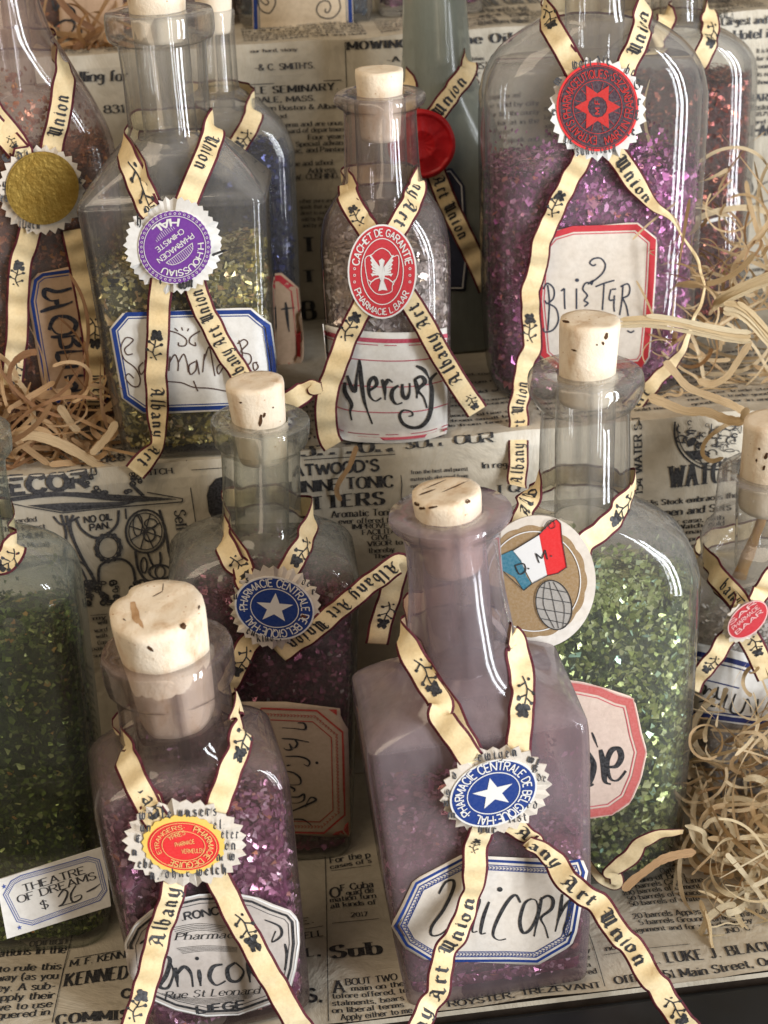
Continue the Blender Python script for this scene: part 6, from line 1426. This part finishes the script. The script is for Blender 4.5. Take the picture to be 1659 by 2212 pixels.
# tread 3
for k_, w_ in enumerate(('all the world is glad', 'and. W. C. sold', 'that they make')): T('t3', fB, w_, 1480, 90+k_*42, 1800, 76+k_*42, 26, tone=1)
T('t3', fB, 'THE GREAT', 1500, 50, 1900, 30, 40, 'fat')
for k_, w_ in enumerate(('county register', 'north, and east', 'trains to town')): T('t3', fC, w_, 1290, 20+k_*36, 1460, 14+k_*36, 24, tone=1)
for k_ in range(5): T('t3', fA, 'of the city and', 560, 30+k_*30, 690, 26+k_*30, 20, tone=1)
# tread 2
T('t2', fD, 'notice', 490, 1425, 740, 1395, 40, tone=1)
VOC = 'the of and in to for all with from sold best goods street house price made fine daily paper office trade city stock per new large small at by north county'.split()
def column(face, x0, x1, s0, s1, pitch, h, seed, tone=1):
    r = random.Random(seed); s_ = s1-pitch
    while s_ > s0:
        t = ''; 
        while len(t) < (x1-x0)/h*1.35: t += r.choice(VOC)+' '
        line_text(ni(face)[tone], t.strip(), 'serif', (x0, s_), (x1-(0 if r.random() < .8 else (x1-x0)*r.uniform(.2, .6)), s_), h, weight=2, up=(0, 1)); s_ -= pitch
for k_ in range(9): column('t2', -.13+k_*.045, -.09+k_*.045, S2+.004, S2+.05, .0036, .0019, k_)
for a_ in ((.062, .088, .020, .085, 50), (.090, .116, .010, .060, 51), (-.032, -.008, .012, .050, 52), (.118, .126, .012, .05, 53), (.152, .18, .008, .055, 54), (.184, .21, .008, .08, 55)): column('r1', a_[0], a_[1], S1+a_[2], S1+a_[3], .0030, .0016, a_[4])
for a_ in ((-.03, .0, .005, .06, 60), (.118, .142, .01, .07, 61), (.095, .116, .04, .075, 62)): column('r2', a_[0], a_[1], S3+a_[2], S3+a_[3], .0030, .0016, a_[4])
for k_ in range(10): column('t3', -.16+k_*.045, -.12+k_*.045, S4+.003, S4+.03, .0036, .0019, 20+k_)
# tread 1
for a in (('upon', 490, 1150, 600, 1130, 26), ('de-', 300, 1240, 376, 1230, 30), ('opinion', 162, 1292, 362, 1276, 36), ('ations in the', -5, 1347, 356, 1322, 36), ('to rule this', -8, 1440, 330, 1412, 36), ('way (as you', -14, 1492, 314, 1466, 36), ('ey. A sub-', -14, 1547, 302, 1520, 36), ('apply their', -30, 1598, 296, 1570, 36), ('ve to use', -12, 1648, 280, 1618, 36), ('quered in', -14, 1692, 268, 1664, 36), ('M. F. KENNEDY', 382, 1400, 790, 1340, 36)): T('t1', fJ, *a, slant=.1)
T('t1', fJ, 'KENNEDY', 355, 1508, 760, 1458, 66, 'fat', slant=.15); T('t1', fJ, 'COMMISSION', 310, 1725, 960, 1660, 56, 'fat'); T('t1', fJ, 'CO', 665, 1566, 770, 1552, 42, 'sans', weight=2.4)
nline('t1', fJ((412, 1170), (345, 1420), (285, 1710)), 1.8); nline('t1', fJ((405, 1352), (655, 1318)), 1.6)
for a in (('For the p', 305, 908, 540, 882, 34), ('cases of s', 305, 945, 548, 915, 26), ('guid de', 400, 1108, 560, 1085, 30), ('mation furn', 305, 1148, 575, 1118, 30), ('all kinds of', 308, 1188, 575, 1158, 30), ('2017', 430, 1245, 526, 1236, 26), ('BOUT TWO', 398, 1637, 700, 1600, 36), ('main on the', 432, 1668, 740, 1636, 30), ('tofore offered, to', 318, 1722, 760, 1676, 32), ('stalments, bears', 318, 1768, 740, 1724, 32), ('on liberal terms', 318, 1812, 740, 1768, 32), ('Apply either to me', 368, 1850, 790, 1806, 34), ('E.', 130, 1282, 208, 1274, 36), ('BELL', 110, 1366, 262, 1350, 34)): T('t1', fK, *a)
T('t1', fK, 'O', 308, 1120, 362, 1112, 60); T('t1', fK, 'F Cuba', 368, 1078, 560, 1056, 34); T('t1', fK, 'A', 326, 1688, 388, 1680, 72); T('t1', fK, 'Sub', 318, 1486, 620, 1448, 74, 'fat'); T('t1', fK, 'LL,', 100, 1482, 258, 1464, 56, 'fat'); T('t1', fK, 'S,', 170, 1748, 258, 1738, 78, 'sans', weight=2)
nline('t1', fK((272, 868), (282, 1200), (292, 1859)), 1.6); nline('t1', fK((308, 956), (545, 932)), 1.4); nline('t1', fK((315, 1282), (592, 1248)), 1.4); nline('t1', fK((120, 1310), (262, 1296)), 1.4)
news('t1', 'ROYSTER, TREZEVANT', fK((1010, 1768))[0], fL((598, 1772))[0], 13)
T('t1', fL, 'Sale', 1160, 838, 1380, 800, 50, 'fat')
for a in (('DAY,', 1040, 985, 1130, 970, 32), ('Corn.', 1010, 1018, 1110, 1004, 32), ('Oats,', 978, 1058, 1085, 1042, 32), ('00 tons of Bran', 740, 1118, 1130, 1075, 32), ('00 barrels Cape Lime', 740, 1152, 1245, 1100, 32), ('100 barrels of Cement', 740, 1190, 1230, 1138, 32), ('50 barrels of choice', 768, 1228, 1230, 1180, 32), ('50 barrels of white', 782, 1266, 1225, 1220, 32),
   ('20 barrels Apples', 804, 1345, 1232, 1300, 34), ('5 barrels Ground', 842, 1384, 1260, 1340, 32), ('signment and for sale cheap, by', 800, 1436, 1560, 1356, 32), ('JNO. C.', 1388, 1424, 1560, 1404, 34), ('nov.', 630, 1545, 740, 1530, 34), ('any', 440, 1560, 525, 1550, 30), ('there', 420, 1606, 525, 1594, 30), ('it in', 440, 1654, 528, 1640, 30), ('offered', 398, 1706, 568, 1680, 32), ('can be had in any Cash', 1310, 1345, 1659, 1300, 30)): T('t1', fL, *a)
T('t1', fL, 'DR. LUKE J. BLACK', 830, 1640, 1720, 1540, 62, 'fat', weight=2.6); T('t1', fL, 'Office 351 Main Street, Or', 690, 1752, 1690, 1634, 50, weight=2.4)
nline('t1', fL((500, 1380), (560, 1560), (618, 1765)), 1.6); nline('t1', fL((610, 1570), (900, 1535), (1160, 1500)), 1.4)
FI = {'t1': 0, 'r1': 1, 't2': 1, 'r2': 2, 't3': 2}
for fc, (i1, i2) in NINK.items():
    mp = lambda x, s, l: on_paper(x, s, .00026+l)
    if i1.v: tag(i1.build('printed_text', BLACK, mp, NP[FI[fc]], lift=2e-6), kind='stuff')
    if i2.v: tag(i2.build('printed_text', GREYINK, lambda x, s, l: on_paper(x, s, .00030+l), NP[FI[fc]], lift=2e-6), kind='stuff')

# ------------------------------------------------------------------ price tag
tagp = on_plane(*fJ((300, 1100))[0], Vector((0, .345, 0)), Vector((0, 1, 0)))
tn = Vector((.10, -.93, .30)).normalized()
def tp(x, y, l): return on_plane(x, y, tagp+tn*l, tn)
corners = fJ((-22, 922), (566, 738), (604, 1062), (38, 1240))
vs = [tp(*p, 0) for p in corners]
pt = mesh_obj('price_tag', vs, [(0, 3, 2, 1)], WHITELABEL); solid(pt, .0006); tag(pt, 'white card price tag printed THEATRE OF DREAMS with $26 inked by hand', 'price tag')
ink = Ink(); oc = fJ((18, 1000), (60, 925), (112, 896), (478, 792), (540, 808), (582, 975), (545, 1030), (176, 1165), (92, 1146))
ink.stroke(oc, 1.8, closed=True); ink.stroke(inset(oc, 9), 1.2, closed=True)
for p in dense(inset(oc, 4.5), 3.4): ink.stroke([(p[0]-2, p[1]-2), (p[0]+2, p[1]+2)], 1.0)
for p in fJ((22, 955), (106, 1178)): ink.fan(p, star(p[0], p[1], 6, 5, .4, -100))
ink.build('blue_border', mat_ink('soft_blue_print', (.06, .10, .34), .6, .1), lambda x, y, l: tp(x, y, .0001+l), pt)
ink = Ink(); line_text(ink, 'THEATRE', 'serif', *fJ((130, 985), (465, 882)), 15.5, weight=1.5); line_text(ink, 'OF DREAMS', 'serif', *fJ((102, 1046), (524, 912)), 15.5, weight=1.5); line_text(ink, '$', 'serif', *fJ((228, 1080), (266, 1068)), 17, weight=1.3)
brush(ink, fJ([(316, 1012), (345, 974), (368, 990), (345, 1045), (322, 1062), (360, 1052), (402, 1040)], [(412, 950), (385, 1000), (398, 1040), (438, 1022), (440, 1000), (402, 1012)], [(470, 985), (510, 965), (545, 940)]), 3.2)
ink.build('lettering', GREYINK, lambda x, y, l: tp(x, y, .0001+l), pt)

# ------------------------------------------------------------------ straw packing
def straw_mat(name, lo, mid, hi):
    m, t, out = nt(name); L = t.links.new; p = N(t, 'BsdfPrincipled'); g = N(t, 'NewGeometry')
    c = ramp(t, g.outputs['Random Per Island'], [(0, lo), (.4, mid), (1, hi)])
    tc = N(t, 'TexCoord'); mp_ = t.nodes.new('ShaderNodeMapping'); mp_.inputs['Scale'].default_value = (9, .6, 1); L(tc.outputs['UV'], mp_.inputs['Vector'])
    nz = noise(t, 1.6, 4, .7, mp_.outputs[0]); st = ramp(t, nz, [(.32, (.45, .36, .28)), (.5, (.92, .88, .82)), (.62, (1, 1, 1))])
    mx = N(t, 'MixRGB', blend_type='MULTIPLY'); mx.inputs[0].default_value = .6; L(c, mx.inputs[1]); L(st, mx.inputs[2])
    L(mx.outputs[0], p.inputs['Base Color']); p.inputs['Roughness'].default_value = .6; L(bump(t, nz, .6, .0004), p.inputs['Normal'])
    tl = N(t, 'BsdfTranslucent'); L(mx.outputs[0], tl.inputs[0]); ms = N(t, 'MixShader'); ms.inputs[0].default_value = .25
    L(p.outputs[0], ms.inputs[1]); L(tl.outputs[0], ms.inputs[2]); L(ms.outputs[0], out.inputs[0]); return m
STRAW = straw_mat('straw', (.38, .22, .10), (.60, .42, .22), (.74, .60, .38))
STRAWD = straw_mat('brown_straw', (.26, .12, .05), (.48, .28, .13), (.62, .42, .22))
RAFFIA = straw_mat('pale_raffia', (.66, .50, .28), (.72, .58, .35), (.76, .66, .45))
UVS = {}
def strip3(V, F, pts, w, rnd, twist=0.0, n0=None, cup=.12, cols=3, rag=0.0):
    fine = catmull([tuple(p) for p in pts], 6); P = [Vector(q) for q in fine]; n = len(P); b = len(V)
    up = n0 or Vector((rnd.gauss(0, .5), -1, .6+rnd.gauss(0, .4))).normalized()
    prof = [rnd.uniform(-1, 1) for _ in range(cols)]; ph = rnd.uniform(0, 6)
    for i, p in enumerate(P):
        t = (P[min(i+1, n-1)]-P[max(i-1, 0)]).normalized()
        s_ = up.cross(t)
        if s_.length < .05: s_ = Vector((1, 0, 0)).cross(t)
        s_.normalize(); nn = t.cross(s_); a = twist*i/n; sd = s_*cos(a)+nn*sin(a); nn = t.cross(sd)
        f = min(1, .35+i/2.5, .3+(n-1-i)/2.5)*(1+.05*sin(i*.37+b)+rag*rnd.uniform(-1, 1))
        for c in range(cols):
            k = 1-2*c/(cols-1)
            UVS.setdefault(id(V), []).append((c/(cols-1)+prof[0]*3, i*.12+ph))
            V.append(p+sd*(w*f/2*k)-nn*(w*f*(cup*(1-k*k)+(.05*prof[c]*sin(i*.23+ph+c*1.7) if cols > 3 else 0))))
    for i in range(n-1):
        for j in range(cols-1): F.append((b+cols*i+j, b+cols*i+j+1, b+cols*i+cols+j+1, b+cols*i+cols+j))
def put_uv(o, V):
    uv = UVS.pop(id(V)); l = o.data.uv_layers.new(name='UVMap')
    idx = [0]*len(o.data.loops); o.data.loops.foreach_get('vertex_index', idx)
    l.data.foreach_set('uv', [c for i in idx for c in uv[i]])
def traced(label, fr, pts, y, w, mat=None, seed=0, twist=0.0, cat='straw', name='straw_strand', thing=True, group='loose straw strands'):
    rnd = random.Random(seed); V = []; F = []; n = len(pts)
    P = [on_y(*p, y[0]+(y[1]-y[0])*i/(n-1)) for i, p in enumerate(fr(*pts))]
    n0 = Vector((rnd.uniform(-.1, .1), -1, .35)).normalized()
    if w > .003:                                  # a broad shaving splits into a few fibres lying side by side
        m = 4
        for k in range(m):
            off = (k-(m-1)/2)*w/m*.9
            Q = [p+Vector((0, rnd.uniform(-.0002, .0002), off*(1+.25*sin(i*.9+k)))) for i, p in enumerate(P)]
            if k in (0, m-1): Q = Q[rnd.randint(0, 1):]
            strip3(V, F, Q, w/m*rnd.uniform(1.0, 1.35), rnd, twist, (n0+Vector((0, 0, rnd.uniform(-.5, .5)))).normalized(), .02, 3, .10)
    else: strip3(V, F, P, w, rnd, twist, n0, .02, 3, .10)
    o = mesh_obj(name, V, F, mat or STRAW); put_uv(o, V)
    tag(o, label, cat, group if group else None); return o
traced('broad pale raffia strip running right from behind the cork of the green flask', fF, [(800, 540), (950, 530), (1100, 545), (1300, 590), (1450, 625), (1560, 640)], (.425, .42), .0044, RAFFIA, 1, name='raffia_strip', cat='raffia')
traced('broad raffia strip rising to the right edge above the other raffia strips', fF, [(1340, 470), (1380, 420), (1450, 375), (1560, 330), (1700, 280)], (.44, .43), .0044, RAFFIA, 2, name='raffia_strip', cat='raffia')
traced('broad tan raffia strip drooping to the right edge below its neighbours', fF, [(1400, 450), (1480, 455), (1560, 510), (1640, 600), (1740, 720)], (.425, .42), .0052, RAFFIA, 3, name='raffia_strip', cat='raffia')
traced('long straw strand crossing down right above the round watch engraving', fF, [(1060, 770), (1120, 840), (1200, 925), (1350, 985), (1450, 1025), (1530, 1070)], (.43, .425), .0022, None, 4)
traced('thick straw strand lying over the top of the watch advertisement', fF, [(965, 975), (1050, 1010), (1180, 1060), (1300, 1065), (1420, 1110), (1510, 1115), (1530, 1040)], (.43, .42), .0026, None, 5)
traced('straw strand bending up to the right over the dark gap beside the purple flask', fF, [(1250, 880), (1330, 905), (1420, 860), (1490, 760), (1560, 655)], (.435, .43), .0020, None, 6)
traced('thin looped straw hanging in front of the watch engraving', fF, [(1500, 1110), (1400, 1150), (1300, 1230), (1280, 1310), (1330, 1350), (1400, 1330)], (.43, .42), .0013, None, 7)
traced('tall thin straw loop arching over the left heap of straw', fD, [(-20, 865), (80, 890), (150, 960), (190, 1060), (200, 1160), (205, 1260)], (.45, .445), .0015, None, 8)
traced('broad straw strand sweeping from the left edge down to the newspaper fold', fD, [(-30, 1205), (80, 1235), (200, 1230), (330, 1265), (470, 1335), (570, 1400), (640, 1440)], (.44, .438), .0028, None, 9)
traced('straw strand lying flat across the foot of the Goblin label', fD, [(-20, 1040), (80, 1005), (200, 995), (370, 975), (420, 960)], (.45, .45), .0024, STRAWD, 10)
traced('short flat straw leaning against the left side of the gold bottle', fD, [(690, 1145), (650, 1220), (590, 1290), (540, 1340)], (.44, .437), .0022, None, 11)
traced('small inverted V of straw beside the foot of the Goblin ribbon', fD, [(350, 1050), (390, 1110), (430, 1170), (470, 1210)], (.445, .445), .0022, None, 12)
traced('round pale straw curl on the heap at the lower right', fL, [(1250, 750), (1290, 700), (1370, 690), (1425, 740), (1435, 830), (1390, 905), (1310, 905), (1260, 850), (1245, 770), (1130, 730)], (.362, .358), .0014, RAFFIA, 13)
traced('long pale straw arching over the top of the lower right heap', fL, [(1330, 592), (1400, 560), (1500, 560), (1600, 600), (1700, 700)], (.372, .365), .0016, RAFFIA, 14)
traced('broad curled straw hanging down over the printed street address', fL, [(1225, 1215), (1260, 1290), (1290, 1400), (1300, 1500), (1340, 1620)], (.350, .335), .0032, RAFFIA, 15)
traced('flat pointed straw splinter beside the base of the green flask', fL, [(1085, 350), (1180, 395), (1290, 440), (1400, 500)], (.40, .395), .0028, STRAW, 16)
traced('thin stiff straw standing up at the lower right against the label', fL, [(1520, 540), (1510, 400), (1490, 200), (1640, 195)], (.385, .38), .0010, RAFFIA, 17)
traced('stray orange straw hanging down across the tonic advertisement', fE, [(672, 1420), (650, 1480), (620, 1560), (560, 1650), (540, 1720), (570, 1780)], (.432, .434), .0014, STRAWD, 18)
traced('thin straw hanging from the heap over the right edge newspaper', fL, [(1440, 1240), (1480, 1340), (1560, 1440), (1659, 1600), (1680, 1750)], (.350, .335), .0014, RAFFIA, 19)
def leafy(pts, y, label):
    q = fL(*pts); P = [on_y(*p, y[0]+(y[1]-y[0])*i/(len(q)-1)) for i, p in enumerate(q)]
    c = sum(P, Vector())/len(P)+Vector((0, 0, .002)); n = len(P)
    o = mesh_obj('dry_leaf', [c]+P, [(0, 1+i, 1+(i+1) % n) for i in range(n)], STRAWD); solid(o, .0003, 0)
    m = o.modifiers.new('soft', 'SUBSURF'); m.levels = m.render_levels = 2
    tag(o, label, 'dry leaf'); return o
traced('flat tan shaving lying beside the base of the green flask', fL, [(735, 1145), (800, 1080), (880, 1020), (980, 950), (1090, 915), (1200, 900)], (.350, .352), .0024, STRAWD, 41, name='wood_shaving')
traced('fine white thread curling in front of the dark red flask', fC, [(1235, 1305), (1320, 1285), (1420, 1255), (1480, 1205), (1485, 1140), (1450, 1100), (1432, 1130)], (.50, .50), .0010, WHITEP, 22, name='thread', cat='thread')
def clump(label, c0, ext, n, wr, mat, seed, length=.05, floor=0, name='straw_packing'):
    rnd = random.Random(seed); V = []; F = []; done = 0
    while done < n:
        p = Vector((c0[0]+ext[0]*rnd.uniform(-1, 1), c0[1]+ext[1]*rnd.uniform(-1, 1), c0[2]+ext[2]*rnd.random()**1.5)); done += 1
        d = Vector((rnd.gauss(0, 1), rnd.gauss(0, .5), rnd.gauss(0, .6))).normalized()
        ax = Vector((rnd.gauss(0, .35), rnd.gauss(0, 1), rnd.gauss(0, .5))).normalized()
        kind = rnd.random(); w = rnd.uniform(*wr)*(1.0 if rnd.random() < .7 else .5)
        if kind < .35: R = rnd.uniform(.0035, .009); turn = rnd.uniform(2.5, 7); L_ = R*turn       # tight curl
        elif kind < .75: R = rnd.uniform(.012, .03); turn = rnd.uniform(.8, 2.2); L_ = R*turn      # bow
        else: R = .2; L_ = length*rnd.uniform(.3, .8); turn = L_/R                                 # stiff splinter
        m = max(5, int(turn*2.2)+3); sg = rnd.choice((-1, 1)); drift = ax*(rnd.uniform(-.25, .25))
        pts = [p.copy()]
        for i in range(m):
            d = (Matrix.Rotation(sg*turn/m*rnd.uniform(.8, 1.2), 3, ax) @ d).normalized()
            p = p+(d+drift)*(L_/m)
            if p.z < floor+.0008: p.z = floor+.0008+rnd.uniform(0, .0015)
            pts.append(p.copy())
        if any(abs(q.y-c0[1]) > ext[1]*1.9 or abs(q.x-c0[0]) > ext[0]*1.4 for q in pts): continue
        strip3(V, F, pts, w, rnd, rnd.uniform(-2.2, 2.2), None, rnd.uniform(.0, .06), 3, .06)
    o = mesh_obj(name, V, F, mat); put_uv(o, V); o['kind'] = 'stuff'; o['label'] = label; o['category'] = 'straw'; return o
def cl(u, v, y): p = on_y(u, v, y); return p
p = cl(90, 960, .452); clump('tangled tan straw heap at the left on the middle step', (p.x-.006, .448, Z1+.001), (.028, .008, .022), 190, (.0008, .0022), STRAWD, 31, floor=Z1)
p = cl(1510, 840, .455); clump('loose straw heap on the middle step right of the purple flask', (p.x+.010, .462, Z1+.001), (.026, .014, .062), 170, (.0005, .0018), STRAW, 32, .055, Z1)
p = cl(1590, 1750, .37); clump('curly straw heap at the lower right on the lowest step', (p.x+.012, .375, .001), (.023, .020, .050), 330, (.0006, .0021), STRAW, 33, .05, 0)
p = cl(1560, 1880, .35); clump('pale straw curls spilling over the newspaper at the lower right', (p.x+.014, .352, .001), (.016, .010, .026), 100, (.0006, .0021), RAFFIA, 34, .035, 0)
p = cl(185, 100, .556); clump('orange straw on the upper step behind the pink bottle', (p.x, .566, Z2), (.016, .008, .008), 40, (.0009, .0024), STRAWD, 35, .03, Z2)
p = cl(1560, 20, .57); clump('straw scattered on the upper step at the right', (p.x+.02, .60, Z2), (.03, .02, .012), 40, (.0009, .0022), STRAW, 36, .04, Z2)
crd = box('cardboard_box', (on_y(1600, 10, .585).x, .585, Z2+.0005), (on_y(1600, 10, .585).x+.07, .625, Z2+.05), mat_plain('cardboard', (.36, .24, .12), .8, .2))
tag(crd, 'plain tan cardboard box on the upper step at the right corner', 'box')
# ------------------------------------------------------------------ parts keep their place under their thing
for o in list(COL.objects):
    if o.type == 'EMPTY':
        for c in o.children: c.matrix_parent_inverse = Matrix.Translation(-Vector(o.location))
